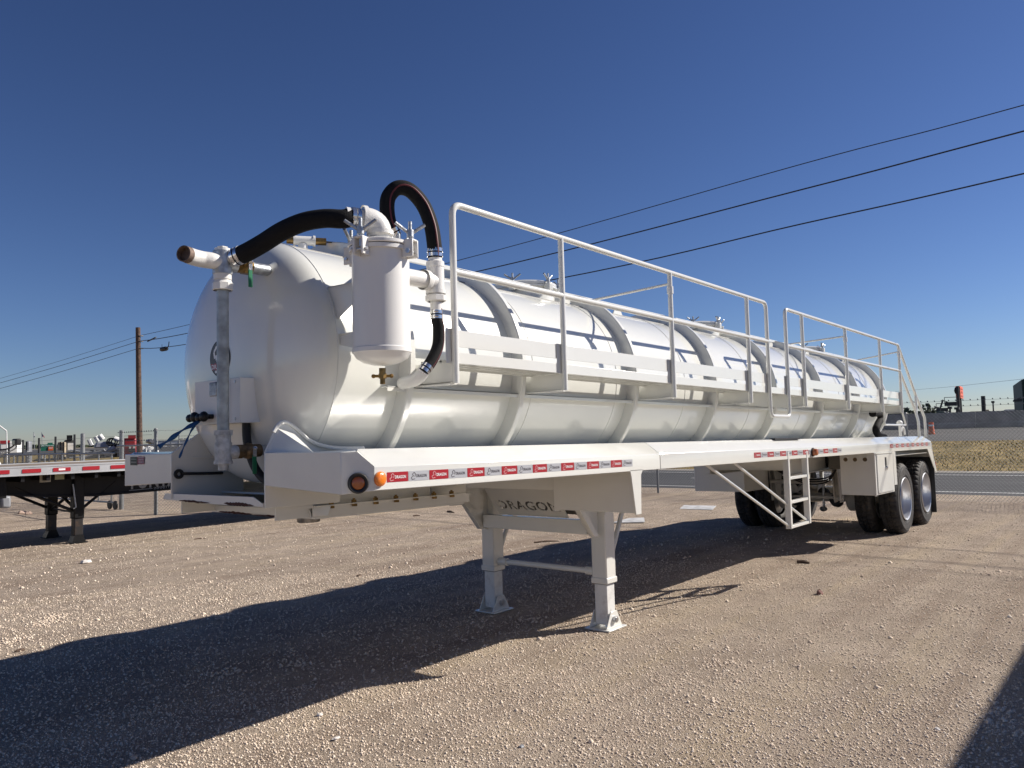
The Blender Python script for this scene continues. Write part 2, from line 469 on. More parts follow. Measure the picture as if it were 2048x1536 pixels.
# dry grass tufts on the median
b = MB()
for k in range(15000):
    x = random.uniform(27.3, 46.0); y = random.uniform(-5, 14) if k % 4 else random.uniform(14, 60)
    z = zt(x); h = random.uniform(.04, .14); a = random.uniform(0, PI); ww = random.uniform(.01, .03)
    if noise.noise(Vector((x * .25, y * .12, 0))) < -0.25 and random.random() < .6: continue
    dx, dy = math.cos(a) * ww, math.sin(a) * ww; lx, ly = random.uniform(-.07, .07), random.uniform(-.07, .07)
    b.add([(x - dx, y - dy, z), (x + dx, y + dy, z), (x + lx + dx * .3, y + ly, z + h), (x + lx, y + ly + dy * .3, z + h)], [(0, 1, 2, 3)], random.choice((0, 0, 1, 2)))
b.build('grass', [mat('straw', (0.44, 0.31, 0.12), 0.9), mat('olive_grass', (0.22, 0.18, 0.05), 0.9), mat('dark_grass', (0.10, 0.085, 0.035), 0.9)], kind='stuff', merge=False)

# loose stones of the yard
def gravel_stones():
    import numpy as np
    rng = np.random.default_rng(3)
    base = np.array([(1, 0, 0), (-1, 0, 0), (0, 1, 0), (0, -1, 0), (0, 0, 1), (.6, .6, -.4), (-.6, .6, -.4), (-.6, -.6, -.4), (.6, -.6, -.4)], float)
    F = np.array([(4, 0, 2), (4, 2, 1), (4, 1, 3), (4, 3, 0), (0, 5, 2), (2, 6, 1), (1, 7, 3), (3, 8, 0), (2, 5, 6), (1, 6, 7), (3, 7, 8), (0, 8, 5)])
    cx, cy, sz = [], [], []
    def ring(n, d0, d1, r0, r1):
        d = np.sqrt(rng.uniform(d0 * d0, d1 * d1, n)); a = math.atan2(CF.y, CF.x) + rng.uniform(-.70, .70, n)
        x = CAM.x + np.cos(a) * d; y = CAM.y + np.sin(a) * d
        k = (x < 16.3) & (y < 16)
        cx.append(x[k]); cy.append(y[k]); sz.append((r0 + (r1 - r0) * rng.random(n) ** 2.2)[k])
    ring(56000, 2.2, 5.5, .003, .0095); ring(52000, 5.5, 10, .004, .011); ring(16000, 10, 19, .006, .015); ring(500, 2.2, 14, .012, .026)
    # little heaps of coarser stones
    for k in range(26):
        d = rng.uniform(2.4, 9); a = math.atan2(CF.y, CF.x) + rng.uniform(-.6, .6); n = int(rng.integers(15, 60))
        cx.append(CAM.x + math.cos(a) * d + rng.normal(0, .09, n)); cy.append(CAM.y + math.sin(a) * d + rng.normal(0, .09, n)); sz.append(rng.uniform(.006, .016, n))
    cx = np.concatenate(cx); cy = np.concatenate(cy); sz = np.concatenate(sz); n = len(cx)
    rz = rng.uniform(0, 6.28, n); fl = rng.uniform(.6, 1.0, n); nr = rng.uniform(.6, 1, n)
    jit = rng.uniform(.75, 1.2, (n, 9, 1))
    V = base[None] * jit * np.stack([np.ones(n), nr, fl], 1)[:, None, :] * sz[:, None, None]
    c, s_ = np.cos(rz), np.sin(rz)
    X = V[:, :, 0] * c[:, None] - V[:, :, 1] * s_[:, None]; Y = V[:, :, 0] * s_[:, None] + V[:, :, 1] * c[:, None]
    z0 = np.array([zg(a_, b_) for a_, b_ in zip(cx, cy)]) + 0.022 + sz * .28
    P = np.stack([X + cx[:, None], Y + cy[:, None], V[:, :, 2] + z0[:, None]], 2).reshape(-1, 3)
    FF = (F[None] + (np.arange(n) * 9)[:, None, None]).reshape(-1, 3)
    me = bpy.data.meshes.new('loose_gravel'); me.vertices.add(len(P)); me.vertices.foreach_set('co', P.ravel())
    me.loops.add(FF.size); me.loops.foreach_set('vertex_index', FF.ravel()); me.polygons.add(len(FF))
    me.polygons.foreach_set('loop_start', np.arange(len(FF)) * 3); me.polygons.foreach_set('loop_total', np.full(len(FF), 3))
    cols = [(0.68, 0.57, 0.455), (0.74, 0.63, 0.51), (0.56, 0.45, 0.36), (0.76, 0.67, 0.56)]
    for nm, c_ in zip(('tan', 'pale', 'brown', 'white'), cols): me.materials.append(mat('pebble_' + nm, c_, 0.95, spec=.15))
    mi = rng.choice([0, 0, 0, 0, 1, 1, 1, 2, 2, 3], n); me.polygons.foreach_set('material_index', np.repeat(mi, 12))
    me.update(calc_edges=True); me.validate()
    o = bpy.data.objects.new('loose_gravel', me); COL.objects.link(o); o['kind'] = 'stuff'; return o
gravel_stones()
# single stones and scraps one can pick out
def rock(px, py, s, label, mt=STONE, sc=(1, .8, .55), z=0.02):
    p = onz(px, py, z); b = MB(); b.sphere((p.x, p.y, z + s * .25), s, 8, 0, sc, .16)
    return tag(b.build('rock', mt, org=(p.x, p.y, z)), label, 'rock')
rock(172, 1127, .075, 'white chalky rock lying alone on sunlit gravel in front of the black flatbed', PALEST, (1.1, .8, .5))
rock(392, 1232, .022, 'small grey stone at the upper edge of the big tanker shadow', STONE)
rock(718, 1153, .03, 'brown stone on sunlit gravel left of the landing legs', TWIG, (1.5, .7, .5))
rock(1640, 1189, .045, 'reddish brown stone on open gravel right of the ladder shadow', mat('red_stone', (.22, .12, .10), .9), (1, .8, .8))
rock(1875, 1460, .018, 'pale stone beside the dark shadow in the bottom right corner', PALEST)
rock(672, 1478, .02, 'flat pale stone in the near foreground below the shadow tip', PALEST, (1.3, .8, .35))
rock(640, 1432, .022, 'off white stone touching the lower edge of the tanker shadow', PALEST)
rock(1043, 1495, .017, 'dark grey stone in the near foreground centre', GREYP)
rock(40, 1303, .03, 'rusty brown stone at the left edge of the photo near the shadow', TWIG, (1.4, .7, .5))
rock(45, 1028, .10, 'larger reddish rubble lump under the flatbed beside its front leg', mat('pinkish_rubble', (.42, .31, .25), .95), (1.2, .7, .6))
rock(57, 1029, .09, 'smaller reddish rubble lump under the flatbed nearer the leg', mat('pinkish_rubble', (.42, .31, .25), .95), (1, .7, .6))
def scrap(name, P, th, mt, label, cat):
    b = MB(); b.prism([Vector((*p, .03 + q)) for p, q in P], (0, 0, th)); c = sum((Vector((*p, 0)) for p, q in P), Vector()) / len(P)
    return tag(b.build(name, mt, org=(c.x, c.y, 0)), label, cat)
def gp(px, py): p = onz(px, py, .02); return (p.x, p.y)
scrap('metal_sheet', [(gp(1359, 1019), .0), (gp(1425, 1021), 0), (gp(1433, 1016), .03), (gp(1368, 1013.5), .02)], .006, SHEETM, 'flat silver scrap sheet lying on gravel in front of the far fence', 'sheet metal')
scrap('metal_sheet', [(gp(1222, 1047), .0), (gp(1290, 1046), 0), (gp(1288, 1040), .03), (gp(1258, 1040), .02)], .006, SHEETM, 'bent silver scrap sheet right behind the near landing leg', 'sheet metal')
def stick(a, b_, r, label):
    A = onz(*a, .03); B_ = onz(*b_, .03); b = MB(); b.tube([A, A.lerp(B_, .5) + Vector((0, 0, .01)), B_], [r, r * .9, r * .5], 6)
    return tag(b.build('stick', TWIG, org=A), label, 'stick')
stick((1595, 1124), (1619, 1126), .022, 'short brown stick beyond the shadow tip under the side ladder')
stick((1068, 1085), (1118, 1082), .012, 'long dark stick on sunlit gravel between the landing legs')
stick((388, 1079), (412, 1077), .012, 'thin twig on the gravel behind the coupler')
stick((895, 1023), (908, 1025), .02, 'dark short stick on gravel left of the landing gear')
stick((826, 1032), (840, 1031), .014, 'thin dark stick on gravel below the coupler plate')

# ================================================================== TANKER
T = thing('tank_trailer', 'glossy white vacuum tank trailer with catwalk, handrails and black hoses, standing on landing legs', 'tank trailer')
T['_o'] = (0, 0, 0)
W = 1.2855; RT = 0.7312; ZC = 2.101; XS = 0.2307; XE = 11.35; HD = 0.285
def B(): return MB()
# ---- shell with both dished heads
prof = []
for i in range(25):
    t = PI / 2 * i / 24
    prof.append((max(0.0005, RT * math.sin(t) ** 0.86 if t > 0 else 0.0005), XS - HD * math.cos(t)))
shell = B()
pf = prof + [(RT, XS + .002)] + [(RT, XS + (XE - XS) * k / 30) for k in range(1, 31)] + [(max(.0005, RT * math.cos(PI / 2 * i / 12)), XE + HD * math.sin(PI / 2 * i / 12)) for i in range(1, 13)]
shell.lathe(pf, (0, 0, ZC), (1, 0, 0), 128, ref=(0, 0, 1))
tank = shell.build('tank_shell', TANKW, T, shear=True)
tank.data.set_sharp_from_angle(angle=R(80))
# weld beads
for X in (XS + .004, 1.99, 3.12, 4.34, 5.9, 7.48, 8.95, 10.4, XE):
    b = B(); prof = [(RT - .002, -.006), (RT + .0035, -.003), (RT + .0035, .003), (RT - .002, .006)]
    b.lathe(prof, (X, 0, ZC), (1, 0, 0), 96); b.build('weld_seam', WHITE, tank, shear=True)
b = B()
a = R(66)
b.box((XS, -RT * math.cos(a) - .004, ZC + RT * math.sin(a) - .002), (XE, -RT * math.cos(a) + .004, ZC + RT * math.sin(a) + .0035)); b.build('long_seam', SEAL, tank, shear=True)
# hat-section stiffening rings
for X in (0.735, 1.80, 3.34, 4.885, 6.465, 8.05, 9.65, 11.12):
    b = B(); h = .088
    b.lathe([(RT - .003, -.036), (RT + h - .006, -.030), (RT + h, -.024), (RT + h, .014), (RT + h - .006, .020), (RT - .003, .026)], (X - .012, 0, ZC), (1, 0, 0), 96)
    b.build('stiffening_ring', WHITE, T, shear=True)
# saddle strips along the lower sides
for s in (-1, 1):
    b = B(); a0 = R(-52)
    y0 = s * (RT + .004) * math.cos(a0); z0 = ZC + (RT + .004) * math.sin(a0)
    b.box((.35, min(y0, y0 + s * .012), z0 - .05), (11.3, max(y0, y0 + s * .012), z0 + .012))
    b.build('saddle_strip', WHITE, T, shear=True, bevel=.003)
# ---- front head decal (round emblem, partly behind the pipe)
def headpt(y, z, off=0.002):
    rr = math.hypot(y, z - ZC); q = min(1, rr / RT)
    # invert the profile: r = RT*sin^0.86 -> x
    sn = q ** (1 / 0.86); return Vector((XS - HD * math.sqrt(max(0, 1 - sn * sn)) - off, y, z))
def disc_on_head(cy, cz, r, off, n=40, test=None, k=6):
    b = []
    for i in range(k + 1):
        rr = r * i / k
        for j in range(n):
            a_ = 2 * PI * j / n; b.append(headpt(cy + rr * math.cos(a_), cz + rr * math.sin(a_), off))
    fs = [(i * n + j, i * n + (j + 1) % n, (i + 1) * n + (j + 1) % n, (i + 1) * n + j) for i in range(k) for j in range(n)]
    return b, fs
DCY, DCZ, DR = -0.012, 2.105, .108
b = B(); v_, f_ = disc_on_head(DCY, DCZ, DR, .0025); b.add(v_, f_, 0, True)
v_, f_ = disc_on_head(DCY, DCZ, DR * .93, .0035)
for ff in f_:
    zz = sum(v_[i].z for i in ff) / 4
    b.add([v_[i] for i in ff], [(0, 1, 2, 3)], 1 if zz < DCZ - .03 and zz > DCZ - .065 else 2, False)
dec = b.build('round_emblem', [BLACK, TRED, mat('emblem_grey', (0.09, 0.10, 0.10), .5)], T, shear=True)
b = B()
def headline(P, wd, mi=0):
    for (p, q) in zip(P[:-1], P[1:]):
        d = Vector((q[0] - p[0], q[1] - p[1])); n_ = Vector((-d.y, d.x)).normalized() * wd
        b.add([headpt(p[0] + n_.x, p[1] + n_.y, .0045), headpt(p[0] - n_.x, p[1] - n_.y, .0045), headpt(q[0] - n_.x, q[1] - n_.y, .0045), headpt(q[0] + n_.x, q[1] + n_.y, .0045)], [(0, 1, 2, 3)], mi)
headline([(DCY + .05, DCZ + .00), (DCY + .06, DCZ + .04), (DCY + .03, DCZ + .07), (DCY + .00, DCZ + .055), (DCY + .02, DCZ + .02), (DCY - .02, DCZ + .0), (DCY - .05, DCZ + .04)], .008)
headline([(DCY + .035, DCZ + .02), (DCY + .03, DCZ - .01), (DCY + .0, DCZ - .02)], .010)
headline([(DCY + .05, DCZ - .078), (DCY - .05, DCZ - .078)], .007)
vs_, fs_ = text_mesh('DRAGON', .02); tw = max(p.x for p in vs_)
for ff in fs_:
    b.add([headpt(DCY + .085 - vs_[i].x / tw * .17, DCZ - .060 + vs_[i].y * .026, .0045) for i in ff], [list(range(len(ff)))])
b.build('emblem_lines', TWHT, dec, shear=True)

# ---- side rails (formed skirt)
ZI, ZF, ZB, YI = 1.5655, 1.478, 1.3636, 1.1631
for s in (-1, 1):
    b = B()
    pf = [(YI, ZI), (W, ZF), (W, ZB), (W - .075, ZB - .004), (W - .075, ZB + .008), (W - .012, ZB + .012), (W - .012, ZF - .006), (YI, ZI - .02), (.40, ZI - .045), (.40, ZI - .03), (YI - .02, ZI)]
    X1 = 11.70 if s < 0 else 11.70
    b.prism([(0.0, s * y_, z_) for y_, z_ in pf], (2.80, 0, 0))
    b.prism([(2.805, s * y_, z_) for y_, z_ in pf], (X1 - 2.805, 0, 0))
    rail = b.build('side_rail', WHITE, T, shear=True, bevel=.0035)
    b = B(); b.box((2.7985, s * W - .0015 if s < 0 else W - .02, ZB), (2.8065, s * W + .02 if s < 0 else W + .0015, ZF)); b.build('joint_gap', SEAL, rail, shear=True)
    # tapered gusset leg at the landing gear
    b = B()
    b.prism([(2.36, s * W, ZB + .01), (2.545, s * W, ZB + .01), (2.515, s * W, ZB - .03), (2.50, s * W, 1.052), (2.425, s * W, 1.052), (2.375, s * W, ZB - .03)], (0, -s * .012, 0))
    b.build('gusset_plate', WHITE, T, shear=True, bevel=.003)
    b = B(); b.box((2.43, min(s * .56, s * (W - .013)), 1.062), (2.448, max(s * .56, s * (W - .013)), ZB - .002)); b.box((2.43, s * .56 - .006, 1.05), (2.60, s * .56 + .006, ZB - .002))
    b.build('bulkhead_plate', WHITE, T, shear=True, bevel=.003)
# black rubber strip on the inner edge of the near rail
pa = onz(1558, 879.5, ZI - .1); b = B(); b.box((5.33, -YI - .03, ZI - .004), (6.03, -YI + .03, ZI + .012)); b.build('rubber_strip', BLKM, T, shear=True)

# ---- tape with lettering
def tape(x0, x1, zc, n, parent, hh=.0245, side=-1):
    b = B(); L = (x1 - x0) / n
    yy = side * (W + .0012)
    for k in range(n):
        xa = x0 + k * L + .002; xb = x0 + (k + 1) * L - .002
        q = [(xa, yy, zc - hh), (xb, yy, zc - hh), (xb, yy, zc + hh), (xa, yy, zc + hh)]
        b.add(q, [(0, 1, 2, 3)], 0 if k % 2 == 0 else 1)
        th = hh * .62; tw_ = b.twidth('DRAGON', th, 1.0, .03); st = (L * .50) / tw_
        b.text('DRAGON', (xa + L * .36, yy - .0008, zc - th * .5), (1, 0, 0), (0, 0, 1), th, .0, 2 if k % 2 == 0 else 3, st, .03)
        # small curled emblem
        cx = xa + L * .2
        P = [(cx + .012, -.2), (cx + .018, .35), (cx + .008, .75), (cx - .004, .35), (cx + .004, .0), (cx - .012, -.3), (cx - .006, -.75), (cx + .014, -.6)]
        for (p, q2) in zip(P[:-1], P[1:]):
            d = Vector((q2[0] - p[0], (q2[1] - p[1]) * hh)).normalized(); nx, nz = -d.y * .0018, d.x * .0018
            b.add([(p[0] + nx, yy - .0008, zc + p[1] * hh + nz), (p[0] - nx, yy - .0008, zc + p[1] * hh - nz), (q2[0] - nx, yy - .0008, zc + q2[1] * hh - nz), (q2[0] + nx, yy - .0008, zc + q2[1] * hh + nz)], [(0, 1, 2, 3)], 4 if k % 2 == 0 else 3)
    return b.build('reflective_tape', [TRED, TSIL, TWHT, TGREY, TPINK], parent, shear=True, merge=False)
tape(.077, 2.40, 1.4245, 16, T); tape(4.56, 7.12, 1.4255, 16, T); tape(9.23, 11.60, 1.4400, 16, T)

# ---- front wings and coupler box
FX = -.129
for s in (-1, 1):
    yo, yi = (1.195, .565) if s < 0 else (1.01, .41)
    ym = (yo + W) / 2 + .0
    b = B()
    # bevelled corner closing the rail end
    b.prism([(0, s * W, ZB), (0, s * W, ZF), (-.066, s * (yo + .045), ZI - .012), (FX, s * yo, ZI - .012), (FX, s * yo, ZB - .014)], (.03, -s * .03, 0))
    b.prism([(0, s * W, ZF), (0, s * YI, ZI), (-.066, s * (yo + .045), ZI - .012)], (.02, -s * .012, -.012))
    b.build('corner_plate', WHITE, T, shear=True, bevel=.003)
    b = B()
    b.prism([(FX, s * yo, ZI - .012), (FX, s * yi, ZI - .010), (FX, s * yi, 1.380), (FX, s * yo, ZB - .014)], (.03, 0, 0))
    b.prism([(FX, s * (yo - .002), ZI - .014), (FX, s * yi, ZI - .012), (.38, s * yi, ZI - .012), (.38, s * 1.163, ZI - .006), (0, s * 1.163, ZI - .006), (-.064, s * (yo + .04), ZI - .014)], (0, 0, -.008))
    b.build('front_wing', WHITE, T, shear=True, bevel=.004)
    if s < 0:
        b = B(); b.prism([(-.118, -.57, 1.552), (-.06, -.57, 1.685), (.02, -.60, 1.66), (.03, -.73, 1.575), (-.04, -.86, 1.552)], (.006, .004, 0)); b.build('saddle_web', WHITE, T, shear=True)
    b = B()
    if s < 0: pz = [(FX, 1.262), (FX, 1.556), (-.075, 1.66), (-.04, 1.705), (.0, 1.715), (.035, 1.70), (.12, 1.635), (.22, 1.585), (.36, 1.565), (.36, 1.262)]
    else: pz = [(FX, 1.285), (FX, 1.556), (.08, 1.70), (.2, 1.66), (.36, 1.565), (.36, 1.262)]
    b.prism([(x - .002, s * (yi - .004), z) for x, z in pz], (0, s * .010, 0)); b.build('saddle_plate', WHITE, T, shear=True, bevel=.003)
    # rolled flange of the saddle
    if s < 0:
        b = B(); P = bez([(-.075, -.568, 1.66), (-.04, -.568, 1.705), (.0, -.568, 1.715), (.06, -.57, 1.685), (.16, -.58, 1.61), (.30, -.60, 1.572), (.5, -.62, 1.566)], 5)
        b.tube(P, .012, 8); b.build('saddle_flange', WHITE, T, shear=True)
# flag plates on the far wing
b = B()
def wingpt(px, py, off=.004): return onx(px, py, -.129 - off)
def wquad(x0, y0, x1, y1, mi, off): b.add([wingpt(x0, y1, off), wingpt(x1, y1, off), wingpt(x1, y0, off), wingpt(x0, y0, off)], [(0, 1, 2, 3)], mi)
wquad(260.5, 914, 273.8, 930.5, 0, .004)
for k, y_ in enumerate((917.5, 923.5)): wquad(261.5, y_, 273, y_ + 1.6, 1, .005)
wquad(275, 913, 288.4, 928.5, 2, .004)
for k in range(4): wquad(276.5, 914.6 + k * 3.4, 287.6, 916.2 + k * 3.4, 3, .005)
b.build('flag_decals', [mat('olive_decal', (.05, .055, .04), .5), mat('pale_decal', (.34, .34, .28), .5), mat('decal_red', (.28, .03, .06), .5), mat('decal_pale', (.5, .42, .44), .5)], T, merge=False)
# far outer wing face lies in plane X=0: coupler bolster
b = B()
b.box((-.02, -.50, 1.185), (1.15, -.488, 1.36)); b.box((-.02, .488, 1.185), (1.15, .50, 1.36)); b.box((.2, -.49, 1.30), (1.4, .49, 1.312)); b.build('coupler_box', WHITE, T, shear=True, bevel=.003)
b = B()
b.prism([(-.12, .503, 1.315), (-.12, -.445, 1.320), (-.12, -.52, 1.290), (.09, -.52, 1.253), (.09, -.50, 1.245), (-.12, -.48, 1.270), (-.12, -.032, 1.267), (-.12, .34, 1.275), (-.12, .53, 1.280)][:3] + [(-.12, -.535, 1.27), (-.12, -.032, 1.267), (-.12, .34, 1.275), (-.12, .53, 1.280)], (.006, 0, 0))
b.prism([(-.12, -.535, 1.29), (-.12, -.535, 1.268), (.20, -.535, 1.235), (.20, -.535, 1.253)], (0, .008, 0))
b.prism([(-.118, -.53, 1.268), (-.118, .50, 1.276), (.20, .66, 1.232), (.20, -.53, 1.236)], (0, 0, .004))
b.build('upper_lip', WHITE, T, shear=False, bevel=.0015)
b = B()
b.prism([(.20, .667, 1.217), (.20, -.50, 1.226), (.20, -.52, 1.182), (.20, .62, 1.181)], (.008, 0, 0))
b.build('lower_lip', WHITE, T, shear=False, bevel=.0015)
b = B(); b.box((.22, -.52, 1.174), (1.45, .72, 1.186)); b.build('coupler_plate', WHITE, T, shear=True, bevel=.002)
# rust along torn edges
for (x0, x1, y_, amp) in ((357, 420, 1001.0, 3.0), (447, 508, 1006.5, 4.6), (437, 505, 1023.0, 3.0), (505, 600, 1029.5, 2.6)):
    b = B(); n = 22; up_ = []; lo_ = []; X_ = -.1215 if y_ < 1010 else .1985
    for k in range(n + 1):
        px = x0 + (x1 - x0) * k / n; e = math.sin(PI * k / n) ** .5; sl = (px - x0) * .085
        up_.append(onx(px, y_ + sl - e * amp * random.uniform(.5, 1.1), X_)); lo_.append(onx(px, y_ + sl + .1 + e * amp * random.uniform(.3, .8), X_))
    for k in range(n): b.add([lo_[k], lo_[k + 1], up_[k + 1], up_[k]], [(0, 1, 2, 3)])
    b.build('rust_patch', RUST, T)
# side channels and bolts
b = B()
b.box((.20, -.56, 1.245), (1.50, -.49, 1.252)); b.box((.20, -.528, 1.186), (1.50, -.520, 1.245)); b.prism([(.20, -.53, 1.245), (.20, -.53, 1.19), (.28, -.565, 1.19), (.30, -.565, 1.245)], (0, .01, 0))
b.build('coupler_flange', WHITE, T, shear=True, bevel=.002)
for k in range(7):
    X = .32 + .165 * k
    b = B(); b.hexn((X, -.540, 1.252), (X, -.540, 1.268), .016); b.cyl((X, -.540, 1.268), (X, -.540, 1.276), .008, 10); b.build('bolt', BRASS, T, shear=True)
    b = B(); b.hexn((X, -.545, 1.244), (X, -.545, 1.230), .017); b.build('bolt', BRASS, T, shear=True)
b = B(); b.lathe([(.0001, 1.098), (.068, 1.098), (.072, 1.104), (.072, 1.128), (.048, 1.122), (.048, 1.18)], (.561, 0, 0), (0, 0, 1), 28); b.build('kingpin', mat('greasy_steel', (.26, .25, .24), .4, .7, var=.4, vscale=30), T)
b = B(); b.prism([(1.70, -.30, 1.33), (1.70, -.30, 1.137), (1.70, .20, 1.15), (1.70, .20, 1.33)], (-.012, 0, 0)); b.box((1.35, -.31, 1.165), (1.70, -.30, 1.3)); b.build('bolster_end_plate', WHITE, T, bevel=.002)

# ---- lights
def lamp(name, c, ax, r, grom, lens, parent=T, h=.02):
    b = B(); c = Vector(c); ax = Vector(ax)
    if grom: b.lathe([(r * 1.62, 0), (r * 1.62, .006), (r * 1.45, .014), (r * 1.1, .010), (r, .004)], c, ax, 32); g = b.build(name, BLKM, parent); b = B()
    b.lathe([(r, 0), (r, h * .5), (r * .8, h * .9), (r * .4, h * 1.05), (.0005, h * 1.1)], c, ax, 28)
    return b.build('lens' if grom else name, lens, g if grom else parent)
lamp('front_marker_lamp', (-.0657, -1.2435, 1.404), (-.576, -.817, 0), .031, True, AMBERD, h=.012)
lamp('side_reflector', (.032, -W - .0005, 1.419), (0, -1, 0), .036, False, AMBER)
b = B(); b.lathe([(.0005, -.02), (.028, -.018), (.036, -.008), (.038, .004), (.036, .03), (.030, .042), (.0005, .046)], (6.13, -W - .012, 1.340), (0, -1, 0), 24); b.build('side_marker_lamp', AMBERD, T)
b = B(); b.lathe([(.0005, -.0), (.047, .0), (.047, .012), (.0005, .012)], (6.13, -W - .001, 1.340), (0, -1, 0), 24); b.build('lamp_base', BLKM, T)
b = B(); b.box((11.70, -1.27, 1.42), (11.73, -1.20, 1.48), 0); b.build('rear_side_lamp', REDL, T, shear=True, bevel=.008)

# ---- landing gear
G = []
for s in (-1, 1):
    cx, cy = 3.03, s * .60
    b = B(); b.box((cx - .072, cy - .072, .395), (cx + .072, cy + .072, 1.30)); leg = b.build('landing_leg', WHITE, T, bevel=.012, seg=3)
    b = B(); b.box((cx - .079, cy - .079, .385), (cx + .079, cy + .079, .435)); b.build('leg_collar', WHITE, leg, bevel=.008)
    b = B(); b.box((cx - .066, cy - .066, .381), (cx + .066, cy + .066, .387)); b.build('leg_shadow_gap', BLKM, leg)
    b = B(); b.box((cx - .060, cy - .060, .055), (cx + .060, cy + .060, .384)); b.build('inner_leg', mat('scuffed_white_paint', (.70, .70, .68), .5, dirt=(.35, .32, .29), dscale=9, damt=.6), leg, bevel=.010, seg=3)
    b = B()
    b.box((cx - .135, cy - .12, .022), (cx + .135, cy + .12, .034))
    for q in (-1, 1):
        b.prism([(cx - .12, cy + q * .074, .034), (cx + .12, cy + q * .074, .034), (cx + .045, cy + q * .074, .165), (cx - .045, cy + q * .074, .165)], (0, q * .010, 0))
    b.build('sand_shoe', WHITE, leg, bevel=.004)
    b = B(); b.cyl((cx, cy - .115, .10), (cx, cy + .115, .10), .018, 14); b.hexn((cx, cy - .108, .10), (cx, cy - .084, .10), .028); b.build('shoe_pin', ZINC, leg)
    # bolt plate
    b = B(); b.prism([(2.86, s * .60, 1.25), (2.96, s * .60, 1.25), (2.96, s * .60, .76), (2.84, s * .60, .80), (2.60, s * .60, 1.20)], (0, -s * .010, 0)); b.build('leg_bracket', WHITE, leg, bevel=.002)
    for q in range(3):
        b = B(); b.hexn((2.955, cy - .07, 1.09 - .065 * q), (2.940, cy - .07, 1.09 - .065 * q), .019); b.build('bolt', WHITE, leg)
    # rear diagonal brace
    b = B(); b.tube([(3.10, cy, .50), (3.55, cy, 1.30)], .020, 10, up=Vector((0, 1, 0))); b.build('diagonal_brace', WHITE, T)
    # slanted flange
    b = B(); b.prism([(2.44, s * .585, 1.26), (2.50, s * .585, 1.26), (2.93, s * .585, .775), (2.86, s * .585, .775)], (0, s * .05, 0)); b.build('slanted_flange', WHITE, T, bevel=.003)
b = B(); b.tube([(3.03, -.53, .47), (3.03, -.47, .47), (3.03, .47, .47), (3.03, .53, .47)], .024, 14); b.build('cross_shaft', WHITE, T)
for q in (-1, 1):
    b = B(); b.tube([(3.03, q * .535, .47), (3.03, q * .43, .47)], .034, 14); b.build('shaft_sleeve', WHITE, T)
b = B(); b.box((2.958, -.668, 1.075), (2.95, -.62, 1.12)); b.box((3.0, -.6735, 1.06), (3.045, -.672, 1.135)); b.build('leg_sticker', BLACK, T)
# bottom beam + lettered panel (cut-out letters)
b = B(); b.box((2.86, -.56, .790), (2.93, .56, .905)); b.build('landing_crossbeam', WHITE, T, bevel=.004)
Up = Vector((-.40, 0, .47)).normalized()
from mathutils.geometry import tessellate_polygon
O = Vector((2.895, 0, .905)); h = .105; st2 = .655 / B().twidth('DRAGON', h, 1, .035)
vs_, fs_ = text_mesh('DRAGON', .035)
ec = {}
for f in fs_:
    for i_ in range(len(f)):
        e_ = (f[i_], f[(i_ + 1) % len(f)]); ec[e_] = ec.get(e_, 0) + 1
nxt = {a_: b_ for (a_, b_) in ec if (b_, a_) not in ec}
loops = []; seen = set()
for st_ in list(nxt):
    if st_ in seen: continue
    L_ = []; c_ = st_
    while c_ not in seen and c_ in nxt: seen.add(c_); L_.append(c_); c_ = nxt[c_]
    if len(L_) > 2: loops.append([Vector((vs_[q].x * h * st2, vs_[q].y * h, 0)) for q in L_])
def area(L_): return sum(L_[i_ - 1].x * L_[i_].y - L_[i_].x * L_[i_ - 1].y for i_ in range(len(L_))) / 2
sg = 1 if max(loops, key=lambda q: abs(area(q))) and area(max(loops, key=lambda q: abs(area(q)))) > 0 else -1
outer = [q for q in loops if area(q) * sg > 0]; inner = [q for q in loops if area(q) * sg < 0]
rect = [Vector((-.05, -.075, 0)), Vector((.70, -.075, 0)), Vector((.70, .39, 0)), Vector((-.05, .39, 0))]
N_ = Vector((0, -1, 0)).cross(Up).normalized()
def P3(q, dd=0): return O + Vector((0, .335 - q.x, 0)) + Up * (q.y + .085) + N_ * dd
b = B()
for dd in (0, -.006):
    al = [rect] + outer; flat = [q for L_ in al for q in L_]
    b.add([P3(q, dd) for q in flat], [tuple(t_) for t_ in tessellate_polygon(al)])
    for L_ in inner: b.add([P3(q, dd) for q in L_], [tuple(t_) for t_ in tessellate_polygon([L_])])
for L_ in loops + [rect]:
    n_ = len(L_); b.add([P3(q, 0) for q in L_] + [P3(q, -.006) for q in L_], [(i_, (i_ + 1) % n_, n_ + (i_ + 1) % n_, n_ + i_) for i_ in range(n_)])
for k in range(6):
    x_ = .655 * (k + .42) / 6
    b.add([P3(Vector((x_, -.01, 0)), -.003), P3(Vector((x_ + .008, -.01, 0)), -.003), P3(Vector((x_ + .008, .115, 0)), -.003), P3(Vector((x_, .115, 0)), -.003)], [(0, 1, 2, 3)])
panel = b.build('cutout_panel', WHITE, T, merge=False)
b = B(); b.box((2.46, -.58, 1.21), (2.47, .58, 1.33)); b.build('upper_cross_panel', WHITE, T, shear=True)
b = B(); b.prism([(3.0, .42, .93), (3.0, -.42, .93), (2.72, -.42, 1.26), (2.72, .42, 1.26)], (.006, 0, .004)); b.build('shade_backing', mat('shade_grey', (.20, .19, .17), .6), T)  # added plate, coloured dark to stand for shade behind the cut-out letters
for z_ in (1.10, 1.02):
    b = B(); b.box((3.2, -.60, z_ - .02), (3.26, .60, z_)); b.build('rear_cross_bar', WHITE, T)

